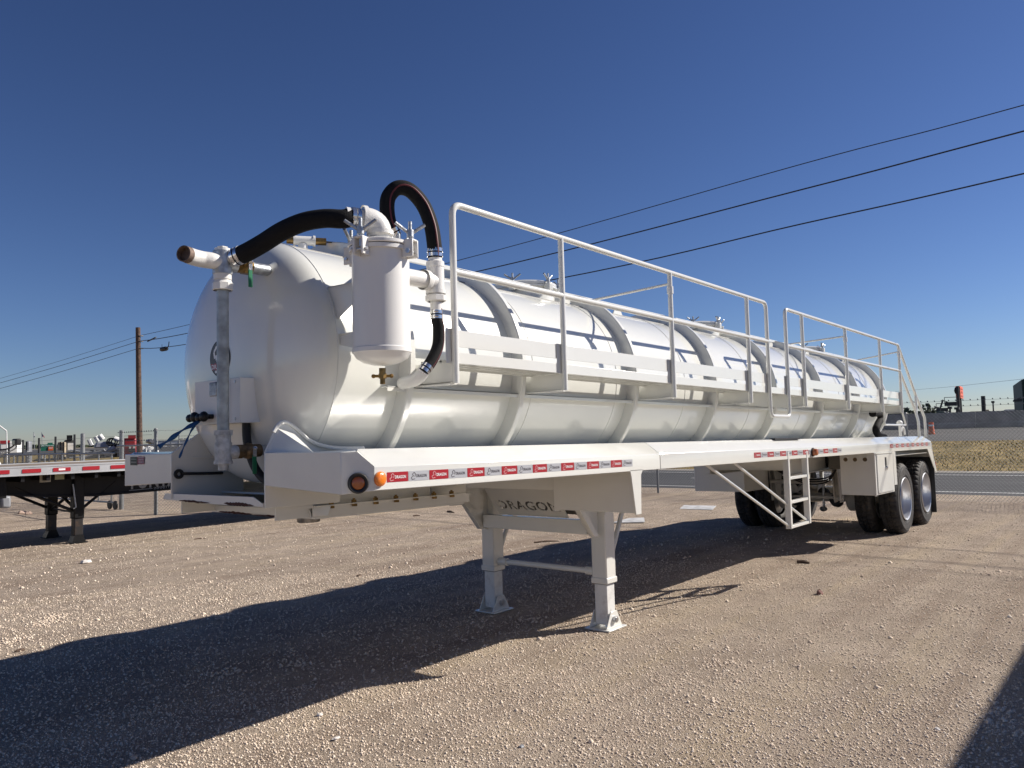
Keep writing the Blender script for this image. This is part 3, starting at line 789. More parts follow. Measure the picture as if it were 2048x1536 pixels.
# ---- main longitudinal frame + rear cross structure
for s in (-1, 1):
    b = B()
    for (x0, x1, z0) in ((7.4, 11.75, 1.02),):
        b.box((x0, s * .52 - .006, z0), (x1, s * .52 + .006, 1.38)); b.box((x0, s * .52 - .06, z0 - .012), (x1, s * .52 + .06, z0))
    b.build('frame_beam', WHITE, T, bevel=.003)
b = B()
for X in (7.4, 8.9, 10.83, 11.7): b.box((X, -.52, 1.08), (X + .012, .52, 1.38)); b.box((X - .04, -.52, 1.075), (X + .05, .52, 1.087))
b.build('frame_crossmembers', WHITE, T, bevel=.003)
b = B(); b.box((8.455, .50, .815), (9.35, W - .01, 1.37)); b.build('far_toolbox', WHITE, T, shear=True, bevel=.004)
# ---- near toolbox
b = B(); b.box((8.455, -W + .003, .812), (9.36, -.845, 1.37)); tb = b.build('toolbox', WHITE, T, shear=True, bevel=.006)
b = B(); b.box((8.53, -W - .009, .835), (9.30, -W + .0032, 1.335)); b.build('toolbox_door', WHITE, tb, shear=True, bevel=.004)
b = B(); b.box((8.47, -W - .014, 1.345), (9.33, -W + .003, 1.358)); b.box((8.448, -W - .002, .80), (8.462, -W + .02, 1.36)); b.build('drip_rail', WHITE, tb, shear=True)
b = B(); b.box((8.90, -W - .014, 1.16), (8.96, -W - .009, 1.295), 0); b.cyl((8.935, -W - .012, 1.155), (8.935, -W - .03, 1.150), .022, 14, 1); b.build('latch', [BLACK, CLAMP], tb, shear=True)
for y_ in (-.92, -1.04, -1.165):
    b = B(); b.lathe([(.0005, .004), (.014, .010), (.018, .002), (.024, .008), (.027, 0)], (8.4545, y_, 1.165), (-1, 0, 0), 20); b.build('round_port', mat('port_bronze', (.20, .14, .08), .4, .4), tb)
b = B(); b.box((9.36, -W, .90), (9.50, -W + .012, ZB + .01)); b.box((9.488, -W, .90), (9.50, -W + .10, ZB + .01)); b.build('fender_post', WHITE, T, shear=True, bevel=.003)
b = B(); b.box((9.30, -W + .03, .80), (9.40, -W + .10, .95)); b.build('rubber_stop', BLKM, T)
# rear fender ends
for s in (-1, 1):
    b = B()
    pp = [(11.42, ZB), (11.70, ZB), (11.74, 1.34), (11.98, .99), (11.94, .965), (11.86, 1.0)]
    b.prism([(x, s * W, z) for x, z in pp], (0, -s * .012, 0))
    b.prism([(11.74, s * W, 1.45), (11.75, s * W, 1.34), (11.985, s * W, .99), (11.97, s * W, .985), (11.73, s * W, 1.33), (11.72, s * W, 1.45)], (0, -s * .75, 0))
    b.build('rear_fender', WHITE, T, shear=True, bevel=.003)
    b = B(); b.box((11.80, s * W - s * .62 if s > 0 else -W, .18), (11.812, s * W if s > 0 else -W + .62, 1.15)); b.build('mud_flap', BLKM, T)
    b = B(); b.box((11.93, min(s * W, s * (W - .06)), 1.06), (11.975, max(s * W, s * (W - .06)), 1.14)); b.build('tail_lamp', REDL, T, shear=True, bevel=.006)
b = B(); b.box((12.0, -1.20, .56), (12.08, 1.20, .66)); b.box((11.94, -.60, .60), (12.0, -.54, 1.30)); b.box((11.94, .54, .60), (12.0, .60, 1.30)); b.box((11.95, -1.21, .58), (12.1, -1.20, .76)); b.build('rear_bumper', WHITE, T, bevel=.005)
b = B(); b.box((11.9, -1.20, .97), (11.98, 1.20, 1.40)); b.build('rear_cross_sill', WHITE, T, shear=True, bevel=.004)

# ---- side ladder
lad = bpy.data.objects.new('side_ladder', None); COL.objects.link(lad); lad.parent = T; lad.empty_display_size = .2
for x in (5.40, 5.935): b = B(); b.box((x, -W - .004, .60), (x + .045, -W + .055, ZB - .002)); b.build('stile', WHITE, lad, bevel=.005)
for z in (.60, .845, 1.085):
    b = B(); b.box((5.445, -W + .002, z), (5.935, -W + .050, z + .030)); b.build('rung', WHITE, lad, bevel=.004)
for x in (5.41, 5.945):
    b = B(); xt = x - 1.75; b.tube([(x, -W + .03, .63), (xt, -W + .06, 1.33)], .013, 8); b.build('ladder_brace', WHITE, T)

# ---- suspension and axles
b = B()
for X in (10.196, 11.476): b.tube([(X, -.95, .515), (X, .95, .515)], .064, 20)
ax = b.build('axles', mat('primer_white', (.55, .53, .49), .55, var=.15, vscale=6, dirt=(.2, .17, .14), dscale=6, damt=.5), T)
UND = MATS['primer_white']
for s in (-1, 1):
    for X in (9.55, 10.83, 12.0):
        if X > 11.9: continue
        b = B(); b.prism([(X - .16, s * .50, 1.03), (X + .16, s * .50, 1.03), (X + .07, s * .50, .50), (X - .07, s * .50, .50)], (0, s * .012, 0)); b.prism([(X - .16, s * .42, 1.03), (X + .16, s * .42, 1.03), (X + .07, s * .42, .50), (X - .07, s * .42, .50)], (0, s * .012, 0)); b.box((X - .012, min(s * .42, s * .51), .52), (X, max(s * .42, s * .51), 1.03)); b.cyl((X, s * .40, .56), (X, s * .53, .56), .04, 12); b.build('spring_hanger', UND, T, bevel=.002)
    for X in (10.196, 11.476):
        b = B(); b.tube(bez([(X - .52, s * .465, .66), (X - .25, s * .465, .60), (X, s * .465, .585), (X + .25, s * .465, .60), (X + .52, s * .465, .66)], 4), .038, 8); b.build('leaf_spring', UND, T)
        b = B(); b.lathe([(.0005, 0), (.085, 0), (.085, .06), (.095, .07), (.085, .08), (.085, .14), (.0005, .15)], (X - .16, s * .30, .46), (-.9, 0, .3), 18); b.build('brake_chamber', BLKM, T)
b = B(); b.tube([(9.35, -.45, .80), (9.35, .45, .80)], .03, 12); b.tube([(9.62, -.45, .56), (9.62, .45, .56)], .022, 10); b.tube([(9.15, -.52, 1.02), (9.15, .52, 1.02)], .035, 12); b.build('cross_tubes', UND, T)
b = B(); b.lathe([(.0005, -.32), (.07, -.315), (.10, -.29), (.105, -.26), (.105, .26), (.10, .29), (.07, .315), (.0005, .32)], (8.95, -.50, 1.14), (0, 1, 0), 28); b.build('air_tank', BLACK, T)
b = B(); b.box((8.78, -.86, 1.02), (8.84, -.58, 1.25)); b.build('valve_box', mat('grey_cover', (.17, .165, .15), .5), T, bevel=.03, seg=4)
for k in range(4):
    b = B(); P = bez([(8.8, -.78 + .05 * k, 1.24), (8.85, -.76 + .05 * k, 1.30), (9.3, -.6 + .04 * k, 1.32)], 5); b.tube(P, .008, 6); b.build('air_line', BLKM, T)
for k in range(3):
    b = B(); P = bez([(9.0, -.62, 1.0), (9.1, -.45, .88 - .03 * k), (9.15, -.1, .86 - .03 * k), (9.2, .35, 1.0)], 6); b.tube(P, .011, 6); b.build('air_line', BLKM, T)
b = B(); b.tube([(9.9, -.14, .80), (9.9, -.13, .36)], .02, 8); b.sphere((9.9, -.12, .36), .06, 8, 0, (1, 1, .7), .1); b.build('slack_adjuster', GALV, T)

# ---- wheels
def wheel(X, s):
    """dual assembly: outer and inner tyre"""
    Rr = .5213
    root = []
    for (y0, dish) in ((1.222, True), (.885, False)):
        tw = .262
        prof = [(.305, .030), (.325, .010), (.36, .004), (.43, .001), (.475, .010), (.497, .024), (Rr - .008, .040), (Rr, .055)]
        n = 120
        b = B(); vs = []; fs = []
        half = prof + [(Rr + .001, .09), (Rr - .012, .094), (Rr - .012, .102), (Rr + .001, .106), (Rr + .001, .1275)]
        full = half + [(r_, tw - h_) for r_, h_ in half[::-1]]
        k = len(full)
        for i, (r_, h_) in enumerate(full):
            for j in range(n):
                a_ = 2 * PI * j / n
                rr = r_
                if r_ > .497 and (j % 3 == (0 if i < k / 2 else 1)): rr = r_ - .014
                if abs(r_ - .497) < .001 and j % 3 == 0: rr -= .006
                skew = (h_ - tw / 2) * .5 * (1 if h_ < tw / 2 else -1)
                vs.append((X + rr * math.cos(a_ + skew * 0), s * (y0 - h_), Rr + rr * math.sin(a_ + skew * 0)))
        for i in range(k - 1):
            for j in range(n):
                q = (i * n + j, i * n + (j + 1) % n, (i + 1) * n + (j + 1) % n, (i + 1) * n + j)
                fs.append(q if s > 0 else q[::-1])
        b.add(vs, fs, 0, False)
        t = b.build('tyre', RUBBER, T, merge=False)
        for r_ in (.345, .395, .455):
            b2 = B(); b2.lathe([(r_ - .004, -.002), (r_, .003), (r_ + .004, -.002)], (X, s * (y0 - .0035 + (.002 if r_ > .4 else -.001)), Rr), (0, s, 0), 72)
            b2.build('sidewall_bead', RUBBER, t, merge=False)
        b = B()
        if dish: b.lathe([(.302, -.03), (.312, -.006), (.306, .004), (.296, .0), (.288, -.02), (.284, -.10), (.276, -.118), (.262, -.122), (.15, -.114), (.0005, -.112)], (X, s * y0, Rr), (0, s, 0), 64)
        else: b.lathe([(.302, -.03), (.306, -.004), (.290, -.02), (.284, -.20), (.20, -.22), (.0005, -.22)], (X, s * y0, Rr), (0, s, 0), 48)
        b.build('rim', ALU, t)
    b = B(); b.lathe([(.0005, 0), (.19, 0), (.205, .02), (.205, .2), (.12, .22), (.0005, .22)], (X, s * .42, Rr), (0, s, 0), 32); b.build('brake_drum', UND, T)
for X in (10.196, 11.476):
    for s in (-1, 1): wheel(X, s)
b = B(); b.box((9.52, -.62, 1.30), (11.7, -W + .02, 1.306)); b.box((9.52, .62, 1.30), (11.7, W - .02, 1.306)); b.build('fender_liner', WHITE, T, shear=True)

# ---- catwalk
YR = -1.10; ZT, ZM, ZP, ZL = 2.982, 2.580, 1.930, 1.808
PX = [.784, 1.862, 3.417, 4.995, 5.486]; QX = [6.018, 6.531, 8.109, 9.694, 10.768]
rr = .0205
def rail(path, name='handrail', r=rr, par=T, rad=.07):
    b = B(); b.tube(fillet(path, rad, 7), r, 14, up=Vector((0, 1, 0))); return b.build(name, WHITE, par, shear=True, merge=False)
rail([(PX[0], YR, ZP), (PX[0], YR, ZT), (PX[4], YR, ZT), (PX[4], YR, ZL + .0), (QX[0], YR, ZL), (QX[0], YR, ZT), (QX[4], YR, ZT), (QX[4], YR, ZP)], rad=.075)
rail([(PX[0], YR, ZM), (PX[4], YR, ZM)], 'mid_rail'); rail([(QX[0], YR, ZM), (QX[4], YR, ZM)], 'mid_rail')
for x in PX[1:4] + QX[1:4]: rail([(x, YR, ZP), (x, YR, ZT)], 'rail_post')
# weathered toe board, deck edge, deck
for (x0, x1) in ((PX[0], PX[4]), (QX[0], QX[4])):
    b = B(); b.box((x0 + .02, -1.076, 2.147), (x1 - .02, -1.070, 2.245)); b.build('toe_board', WHITE, T, shear=True, bevel=.001)
b = B(); b.box((.765, -1.078, 2.048), (10.78, -1.050, 2.114)); b.build('deck_edge', WHITE, T, shear=True, bevel=.002)
for x in PX + QX:
    b = B(); b.box((x - .058, -1.082, 2.046), (x + .012, -1.0785, 2.248)); b.build('post_bracket', WHITE, T, shear=True)
# grating: bars with slots
b = B()
gy0, gy1 = -1.05, -.82
for k in range(4):
    y_ = gy0 + (gy1 - gy0) * k / 3.0; b.box((.79, y_ - .008, 2.050), (10.76, y_ + .008, 2.076))
x = .79; k = 0
while x < 10.76:
    b.box((x, gy0, 2.060), (x + .026, gy1, 2.072))
    x += .040; k += 1
b.build('deck_grating', WHITE, T, shear=True, merge=False)
b = B(); b.box((.79, -.822, 2.040), (10.76, -.812, 2.078)); b.build('deck_inner_edge', WHITE, T, shear=True)
for x in PX[:4] + QX[1:]:
    b = B(); b.prism([(x, -1.076, 2.046), (x, -1.076, ZP + .005), (x, -.735, ZP + .005), (x, -.70, 2.046)], (.008, 0, 0)); b.prism([(x - .03, -1.08, ZP), (x - .03, -.735, ZP), (x + .03, -.735, ZP), (x + .03, -1.08, ZP)], (0, 0, -.006)); b.build('deck_bracket', WHITE, T, shear=True, bevel=.001)
for x in (PX[4], QX[0]):
    b = B(); b.prism([(x, -1.078, 2.045), (x, -1.078, 1.91), (x, -.74, 1.93), (x, -.70, 2.045)], (.008, 0, 0)); b.build('deck_bracket', WHITE, T, shear=True)
b = B(); b.box((.55, -.775, 1.917), (10.9, -.71, 1.923)); b.box((.55, -.775, 1.895), (10.9, -.770, 1.923)); b.build('tank_angle', WHITE, T, shear=True, bevel=.001)
rail([(9.75, YR, ZP), (9.75, YR, 1.742), (10.95, YR, 1.742), (10.768, YR, ZP + .02)], 'step_loop', .014, rad=.03)
rail([(10.775, YR, 2.945), (11.50, -1.145, 2.215), (11.80, -1.19, 1.86), (11.80, -1.19, 1.55)], 'stair_rail', rad=.05)
rail([(10.785, YR, 2.555), (11.38, -1.15, 1.97), (11.36, -1.19, 1.80), (11.36, -1.19, 1.55)], 'stair_rail', rad=.05)
rail([(11.48, -1.145, 2.21), (11.40, -1.16, 1.93)], 'stair_rail')
def rod(a, c, nm='stay_rod', r=.011):
    b = B(); b.tube([a, c], r, 8); return b.build(nm, WHITE, T)
rod((3.42, -1.09, 2.84), (3.38, -.28, 2.79)); rod((8.11, -1.09, 2.765), (8.07, -.28, 2.72)); rod((10.76, -1.09, 2.73), (10.7, -.45, 2.64))
for x in (3.417, 8.109, 10.768):
    b = B(); b.tube([(x, YR, ZT + SHEAR * x - .12), (x, YR, ZT + SHEAR * x - .18)], .027, 12); b.build('rod_clamp', PIPEW, T)
# rail on the tank crown with feet
for (x0, x1) in ((.95, 2.95), (3.05, 4.95), (5.2, 8.1), (8.3, 11.0)):
    b = B(); b.box((x0, -.215, 2.866), (x1, -.185, 2.896))
    k = x0 + .12
    while k < x1: b.prism([(k - .09, -.208, 2.79), (k + .09, -.208, 2.79), (k + .035, -.208, 2.868), (k - .035, -.208, 2.868)], (0, .010, 0)); k += .86
    b.build('crown_rail', WHITE, T, shear=True)

# ---- manholes with wing nuts
def wingnut(c, par, ang=0.0, sc=1.0, mt=GALV):
    b = B(); c = Vector(c); d = Vector((math.cos(ang), math.sin(ang), 0))
    b.cyl(c, c + Vector((0, 0, .085 * sc)), .009 * sc, 10)
    b.cyl(c + Vector((0, 0, .012)), c + Vector((0, 0, .045 * sc)), .017 * sc, 12)
    for q in (-1, 1): b.cyl(c + Vector((0, 0, .03 * sc)) + d * (.008 * q), c + Vector((0, 0, .075 * sc)) + d * (.072 * q * sc), .0085 * sc, 8)
    return b.build('wing_nut', mt, par)
for i, X in enumerate((2.84, 6.12, 9.72)):
    zt_ = 2.101 + SHEAR * X + RT
    b = B(); b.lathe([(.262, -.12), (.262, .060), (.285, .060), (.285, .075), (.262, .076)], (X, 0, zt_), (0, 0, 1), 48)
    mh = b.build('manhole', WHITE, T)
    b = B(); b.lathe([(.275, .077), (.282, .082), (.282, .10), (.262, .112), (.2, .124), (.1, .131), (.0005, .133)], (X, 0, zt_), (0, 0, 1), 48); b.build('manhole_lid', WHITE, mh)
    for k in range(6):
        a_ = PI / 3 * k + .35; p = Vector((X + .305 * math.cos(a_), .305 * math.sin(a_), zt_ + .085))
        wingnut(p, mh, a_ + PI / 2 + .3, .95)
        b = B(); b.box((-.035, -.022, .02), (.035, .022, .086), M=Matrix.Translation((p.x, p.y, zt_)) @ Matrix.Rotation(a_, 4, 'Z')); b.build('lug', WHITE, mh, bevel=.006)
# relief valve fitting on the crown near the front
c0 = Vector((.54, .0, 2.822))
b = B(); b.lathe([(.034, 0), (.034, .03), (.030, .03), (.030, .06)], c0, (0, 0, 1), 20); b.cyl(c0 + Vector((-.045, .03, .082)), c0 + Vector((.065, -.04, .082)), .030, 20); b.lathe([(.036, 0), (.036, .014)], c0 + Vector((-.05, .033, .082)), (.85, -.53, 0), 20); b.lathe([(.036, 0), (.036, .014)], c0 + Vector((.055, -.034, .082)), (.85, -.53, 0), 20)
rv = b.build('relief_valve', PIPEW, T)
b = B(); b.cyl(c0 + Vector((.068, -.042, .082)), c0 + Vector((.125, -.078, .082)), .024, 16); b.cyl(c0 + Vector((-.05, .033, .082)), c0 + Vector((-.085, .055, .082)), .024, 16); b.build('brass_valve', BRASS, rv)
b = B(); b.cyl(c0 + Vector((.125, -.078, .082)), c0 + Vector((.17, -.106, .080)), .005, 8); b.build('valve_stem', BLKM, rv)

# ---- moisture canister on the near front corner
CX, CY = .262, -1.06; CR_ = .152
b = B(); b.lathe([(.0005, 1.998), (.05, 2.001), (.10, 2.014), (.135, 2.036), (.149, 2.060), (.156, 2.066), (.156, 2.088), (CR_, 2.092), (CR_, 2.60), (.166, 2.60), (.166, 2.622)], (CX, CY, 0), (0, 0, 1), 56)
can = b.build('moisture_canister', CANW, T)
b = B(); b.lathe([(.166, 2.625), (.172, 2.630), (.172, 2.645), (.150, 2.654), (.10, 2.665), (.0005, 2.670)], (CX, CY, 0), (0, 0, 1), 56); lid = b.build('canister_lid', CANW, can)
b = B(); b.lathe([(.1665, 2.6215), (.1665, 2.6255)], (CX, CY, 0), (0, 0, 1), 48); b.build('lid_gasket', BLKM, can)
for k in range(4):
    a_ = R(196 + 90 * k - 0); p = Vector((CX + .185 * math.cos(a_), CY + .185 * math.sin(a_), 0))
    M_ = Matrix.Translation((p.x, p.y, 0)) @ Matrix.Rotation(a_, 4, 'Z')
    b = B(); b.box((-.035, -.032, 2.555), (.030, -.020, 2.65), M=M_); b.box((-.035, .020, 2.555), (.030, .032, 2.65), M=M_); b.box((-.040, -.022, 2.640), (.028, .022, 2.652), M=M_)
    lug = b.build('clamp_lug', CANW, can, bevel=.004)
    b = B(); q = M_ @ Vector((.008, -.045, 2.585)); q2 = M_ @ Vector((.008, .045, 2.585)); b.cyl(q, q2, .008, 10); b.hexn(q, M_ @ Vector((.008, -.033, 2.585)), .014); b.build('bolt', ZINC, can)
    b = B(); b.cyl(p + Vector((0, 0, 2.60)), p + Vector((0, 0, 2.652)), .009, 10); b.build('bolt', ZINC, can)
    wingnut(p + Vector((0, 0, 2.652)), can, R(-50 + 25 * k), 1.12)
# drain cock
b = B(); b.cyl((CX, CY, 1.985), (CX, CY, 1.955), .018, 14); b.hexn((CX, CY, 1.957), (CX, CY, 1.93), .022); b.cyl((CX, CY, 1.93), (CX, CY, 1.90), .014, 12); b.cyl((CX - .035, CY + .03, 1.943), (CX + .035, CY - .03, 1.943), .008, 10); b.sphere((CX - .036, CY + .03, 1.943), .012, 8); b.sphere((CX + .036, CY - .03, 1.943), .012, 8)
b.build('drain_cock', BRASS, T)
# canister brackets
for (P_, z_) in (([(-.627, 2.477), (-.91, 2.469), (-.91, 2.361), (-.847, 2.361), (-.69, 2.277)], 2.47), ([(-.72, 2.189), (-.91, 2.198), (-.91, 2.12), (-.846, 2.111), (-.72, 2.14)], 2.195)):
    b = B(); b.prism([(.25, y_, q_) for y_, q_ in P_], (.008, 0, 0)); b.prism([(.25, P_[0][0], z_ + .001), (.25, -.915, z_ - .003), (.36, -.915, z_ - .003), (.36, P_[0][0] - .01, z_ + .001)], (0, 0, .007)); b.build('canister_bracket', WHITE, T, bevel=.001)
    b = B()
    for x_ in (.29, .34): b.hexn((x_, -.885, z_ - .003), (x_, -.885, z_ - .022), .014); b.hexn((x_, -.885, z_ + .006), (x_, -.885, z_ + .018), .014)
    b.hexn((.24, -.87, z_ - .05), (.25, -.87, z_ - .05), .014); b.build('bolt', BRASS, T)
b = B(); b.box((.24, -.915, 2.09), (.37, -.905, 2.50)); b.build('canister_backing', WHITE, T)

# ---- pipe work
def hose(P, r, name='suction_hose', stripe=None, parent=T, n=18, k=10):
    P = bez(P, k); b = B(); b.tube(P, r, n); h = b.build(name, HOSE, parent, merge=False)
    if stripe:
        Q = []
        for i, p in enumerate(P): Q.append(p + Vector(stripe).normalized() * (r * .93))
        b = B(); b.tube(Q, r * .16, 6); b.build('red_stripe', REDST, h, merge=False)
    return h
def band(p, d, r, parent=T, w_=.02, gap=.028, nn=2):
    p = Vector(p); d = Vector(d).normalized()
    for k in range(nn):
        b = B(); c = p + d * (k * gap); b.lathe([(r * .98, -w_ / 2), (r * 1.07, -w_ / 2), (r * 1.07, w_ / 2), (r * .98, w_ / 2)], c, d, 28)
        u = d.orthogonal().normalized(); b.cyl(c + u * r * 1.10 - d.cross(u) * .012, c + u * r * 1.10 + d.cross(u) * .012, .005, 8)
        b.build('hose_clamp', CLAMP, parent)
# top elbow of the canister
b = B(); EZ = 2.668
b.lathe([(.055, 0), (.055, .045)], (CX, CY, EZ), (0, 0, 1), 24)
b.build('riser_nipple', PIPEW, T)
ed = (ony(712, 442, -1.00) - Vector((CX, CY, 2.772))); ed = Vector((-.85, .35, .05)).normalized()
P = fillet([(CX, CY, EZ + .04), (CX, CY, 2.772), Vector((CX, CY, 2.772)) + ed * .10], .075, 8)
b = B(); b.tube(P, .063, 24); b.lathe([(.072, 0), (.072, .022)], (CX, CY, EZ + .030), (0, 0, 1), 24); b.lathe([(.072, 0), (.072, .022)], P[-1] - ed * .02, ed, 24); b.build('pipe_elbow', PIPEW, T)
h0 = P[-1]; b = B(); b.tube([h0, h0 + ed * .09], .048, 20); b.build('hose_nipple', PIPEW, T)
hs = h0 + ed * .055
def hp(px, py, y): return ony(px, py, y)
H1 = [hs, hp(684, 438, -.98), hp(650, 437, -.90), hp(608, 444, -.80), hp(565, 462, -.68), hp(525, 487, -.55), hp(493, 505, -.46), hp(472, 514, -.395)]
hose(H1, .050); band(H1[0] + ed * -.03, ed, .050, gap=.026); band(H1[-1], H1[-2] - H1[-1], .048)
# manifold in front of the head
TX, TY, TZ = -.232, -.34, 2.591
b = B(); b.cyl((TX, TY, TZ - .065), (TX, TY, TZ + .060), .052, 28); b.cyl((TX, TY, TZ), (TX + .075, TY - .01, TZ), .049, 24); b.cyl((TX, TY, TZ + .01), Vector((TX, TY, TZ + .02)) + (H1[-1] - Vector((TX, TY, TZ + .02))) * .9, .038, 18); b.build('manifold_body', GALV, T)
b = B(); b.hexn((TX, TY, TZ + .055), (TX, TY, TZ + .085), .030); b.lathe([(.042, 0), (.042, .02)], (TX, TY, TZ + .055), (0, 0, 1), 20); b.build('top_plug', PIPEW, T)
EP = bez([(TX, TY, TZ + .0), (TX - .06, TY + .0, TZ + .0), (TX - .11, TY + .012, TZ + .002), (TX - .16, TY + .006, TZ + .004), (TX - .205, TY - .012, TZ + .006)], 7)
b = B(); b.tube(EP, .044, 24, caps=False); dd = (EP[-1] - EP[-2]).normalized(); b.build('exhaust_elbow', PIPEW, T, merge=False)
b = B(); b.lathe([(.043, 0), (.043, .035), (.037, .035), (.037, .0), (.0005, 0)], EP[-1], dd, 28); b.build('pipe_mouth', mat('rusty_steel', (.17, .12, .095), .7, .3, var=.3, vscale=40), T)
b = B(); b.cyl((TX + .07, TY, TZ - .003), (TX + .17, TY, TZ - .003), .040, 20); b.hexn((TX + .12, TY, TZ - .003), (TX + .17, TY, TZ - .003), .046); b.cyl((TX + .12, TY - .035, TZ), (TX + .12, TY - .062, TZ + .01), .018, 12); b.build('ball_valve', BRASS, T)
b = B(); b.cyl((TX + .17, TY, TZ - .004), (TX + .36, TY, TZ - .006), .033, 20); b.build('tank_nipple', GALV, T)
b = B(); b.lathe([(.036, 0), (.042, .012), (.060, .03)], (TX + .285, TY, TZ - .006), (1, 0, 0), 24); b.build('weld_collar', TANKW, T)
def handle(p, l, parent=T):
    p = Vector(p); b = B(); b.box((p.x - .013, p.y - .004, p.z - l), (p.x + .013, p.y + .003, p.z)); b.build('valve_handle', GRNH, parent, bevel=.004)
    b = B(); b.box((p.x - .011, p.y - .005, p.z - .01), (p.x + .011, p.y + .002, p.z + .045)); b.sphere((p.x, p.y - .008, p.z + .035), .013, 8); b.build('handle_bracket', CLAMP, parent)
handle((TX + .125, TY - .070, TZ - .025), .105)
# down pipe
b = B(); b.cyl((TX, TY, TZ - .065), (TX, TY, TZ - .095), .047, 24); b.lathe([(.050, 0), (.056, .004), (.056, .04), (.050, .045), (.044, .06)], (TX, TY, TZ - .155), (0, 0, 1), 8, smooth=False); b.build('pipe_union', PIPEW, T)
b = B(); b.cyl((TX, TY, 1.66), (TX, TY, TZ - .13), .0315, 24); b.build('down_pipe', mat('galvanised_pipe', (.34, .37, .38), .45, .45, var=.3, vscale=14, bump=.2, bscale=60), T)
b = B(); b.cyl((TX, TY, 1.50), (TX, TY, 1.615), .044, 24); b.cyl((TX, TY, 1.615), (TX, TY, 1.655), .040, 24); b.lathe([(.050, 0), (.050, .026)], (TX, TY, 1.655), (0, 0, 1), 8, smooth=False); b.lathe([(.049, 0), (.049, .016)], (TX, TY, 1.502), (0, 0, 1), 24); b.cyl((TX, TY, 1.468), (TX, TY, 1.50), .028, 18); b.cyl((TX, TY, 1.562), (TX + .075, TY, 1.562), .038, 22); b.build('bottom_tee', PIPEW if False else mat('dull_galvanised', (.45, .46, .46), .55, .35, var=.25, vscale=30, bump=.3, bscale=90), T)
b = B(); b.cyl((TX + .07, TY, 1.564), (TX + .22, TY, 1.567), .036, 20); b.hexn((TX + .075, TY, 1.564), (TX + .10, TY, 1.564), .043); b.sphere((TX + .15, TY, 1.566), .045, 14); b.build('ball_valve', mat('dark_brass', (.16, .11, .06), .5, .6, var=.4, vscale=40), T)
b = B(); b.cyl((TX + .22, TY, 1.567), (.2, TY, 1.570), .028, 18); b.build('tank_nipple', GALV, T)
handle((TX + .155, TY - .052, 1.545), .105)
# connector box on the head with gladhands, socket and cable
b = B(); b.box((-.115, -.315, 1.722), (.06, .16, 1.972)); b.box((-.118, -.225, 1.722), (-.114, -.221, 1.972)); jb = b.build('connector_box', mat('satin_white', (.74, .74, .72), .45), T, bevel=.003)
for z_ in (1.95, 1.745):
    b = B(); b.lathe([(.0005, .004), (.006, .004), (.009, 0)], (-.1155, -.268, z_ - .0), (-1, 0, 0), 12); b.build('rivet', ZINC, jb)
b = B(); b.box((-.20, -.245, .0), (-.2, -.24, 0)) if False else None
b = B(); b.cyl((-.115, -.12, 1.915), (-.155, -.12, 1.915), .036, 18); b.box((-.165, -.158, 1.875), (-.150, -.080, 1.955)); b.build('round_socket', mat('socket_alloy', (.30, .31, .33), .4, .6, var=.5, vscale=30), T, bevel=.006)
for y_ in (-.035, .065):
    b = B(); b.cyl((-.115, y_, 1.765), (-.16, y_, 1.765), .014, 12); b.sphere((-.17, y_, 1.765), .034, 12, 0, (.7, 1, .9)); b.sphere((-.175, y_ + .045, 1.760), .027, 10, 0, (.7, 1.2, .9)); b.build('gladhand', BLACK, T)
b = B(); b.tube(bez([(-.02, -.225, 1.73), (-.02, -.232, 1.62), (-.01, -.27, 1.50), (.0, -.34, 1.42), (.02, -.43, 1.375), (.03, -.49, 1.35)], 7), .024, 14); b.build('cable_loom', BLKM, T)
# hook line on the far wing inner face
b = B(); b.tube([ony(362, 947, .390), ony(398, 947, .390), ony(445, 946, .390)], .009, 8); b.lathe([(.012, 0), (.03, 0), (.03, .01), (.012, .01)], ony(357, 948, .398), (0, -1, 0), 20); b.build('tie_down_line', BLKM, T)

# ---- vertical pipe group behind the canister
VX, VY = .675, -1.06
b = B(); b.cyl((VX, VY, 2.585), (VX, VY, 2.66), .040, 22); b.lathe([(.040, 0), (.052, .01), (.052, .04), (.040, .05)], (VX, VY, 2.575), (0, 0, 1), 24); b.cyl((VX, VY, 2.43), (VX, VY, 2.585), .050, 24); b.lathe([(.057, 0), (.057, .022)], (VX, VY, 2.43), (0, 0, 1), 24); b.lathe([(.052, 0), (.060, .006), (.060, .035), (.045, .045)], (VX, VY, 2.385), (0, 0, 1), 8, smooth=False); b.cyl((VX, VY, 2.33), (VX, VY, 2.39), .034, 20)
b.build('pipe_tee', PIPEW, T)
b = B(); b.cyl((CX + .14, CY, 2.50), (VX, VY, 2.50), .046, 24); b.lathe([(.058, 0), (.058, .03), (.05, .045)], (VX - .10, VY, 2.50), (1, 0, 0), 24); b.build('side_branch', PIPEW, T)
H2 = [(VX, VY, 2.655), (VX - .005, VY, 2.72), hp(862, 450, -1.04), hp(846, 410, -1.0), hp(820, 381, -.96), hp(795, 376, -.92), hp(778, 392, -.89), hp(774, 415, -.88), hp(778, 445, -.88), hp(788, 468, -.88)]
H2[0] = (VX, VY, 2.64); hose(H2, .043, stripe=(-.3, -.9, .1)); band((VX, VY, 2.655), (0, 0, 1), .043)
e = Vector(H2[-1]); b = B(); b.tube([e, e + Vector((.03, .02, -.07)), e + Vector((.05, .10, -.14)), e + Vector((.08, .3, -.17))], .038, 18); b.build('crown_elbow', PIPEW, T)
band(e, (H2[-2] - e), .043)
b = B(); b.tube([e + Vector((.08, .30, -.17)), e + Vector((.10, .5, -.10)), e + Vector((.1, .62, -.12))], .036, 16); b.build('crown_pipe', PIPEW, T)
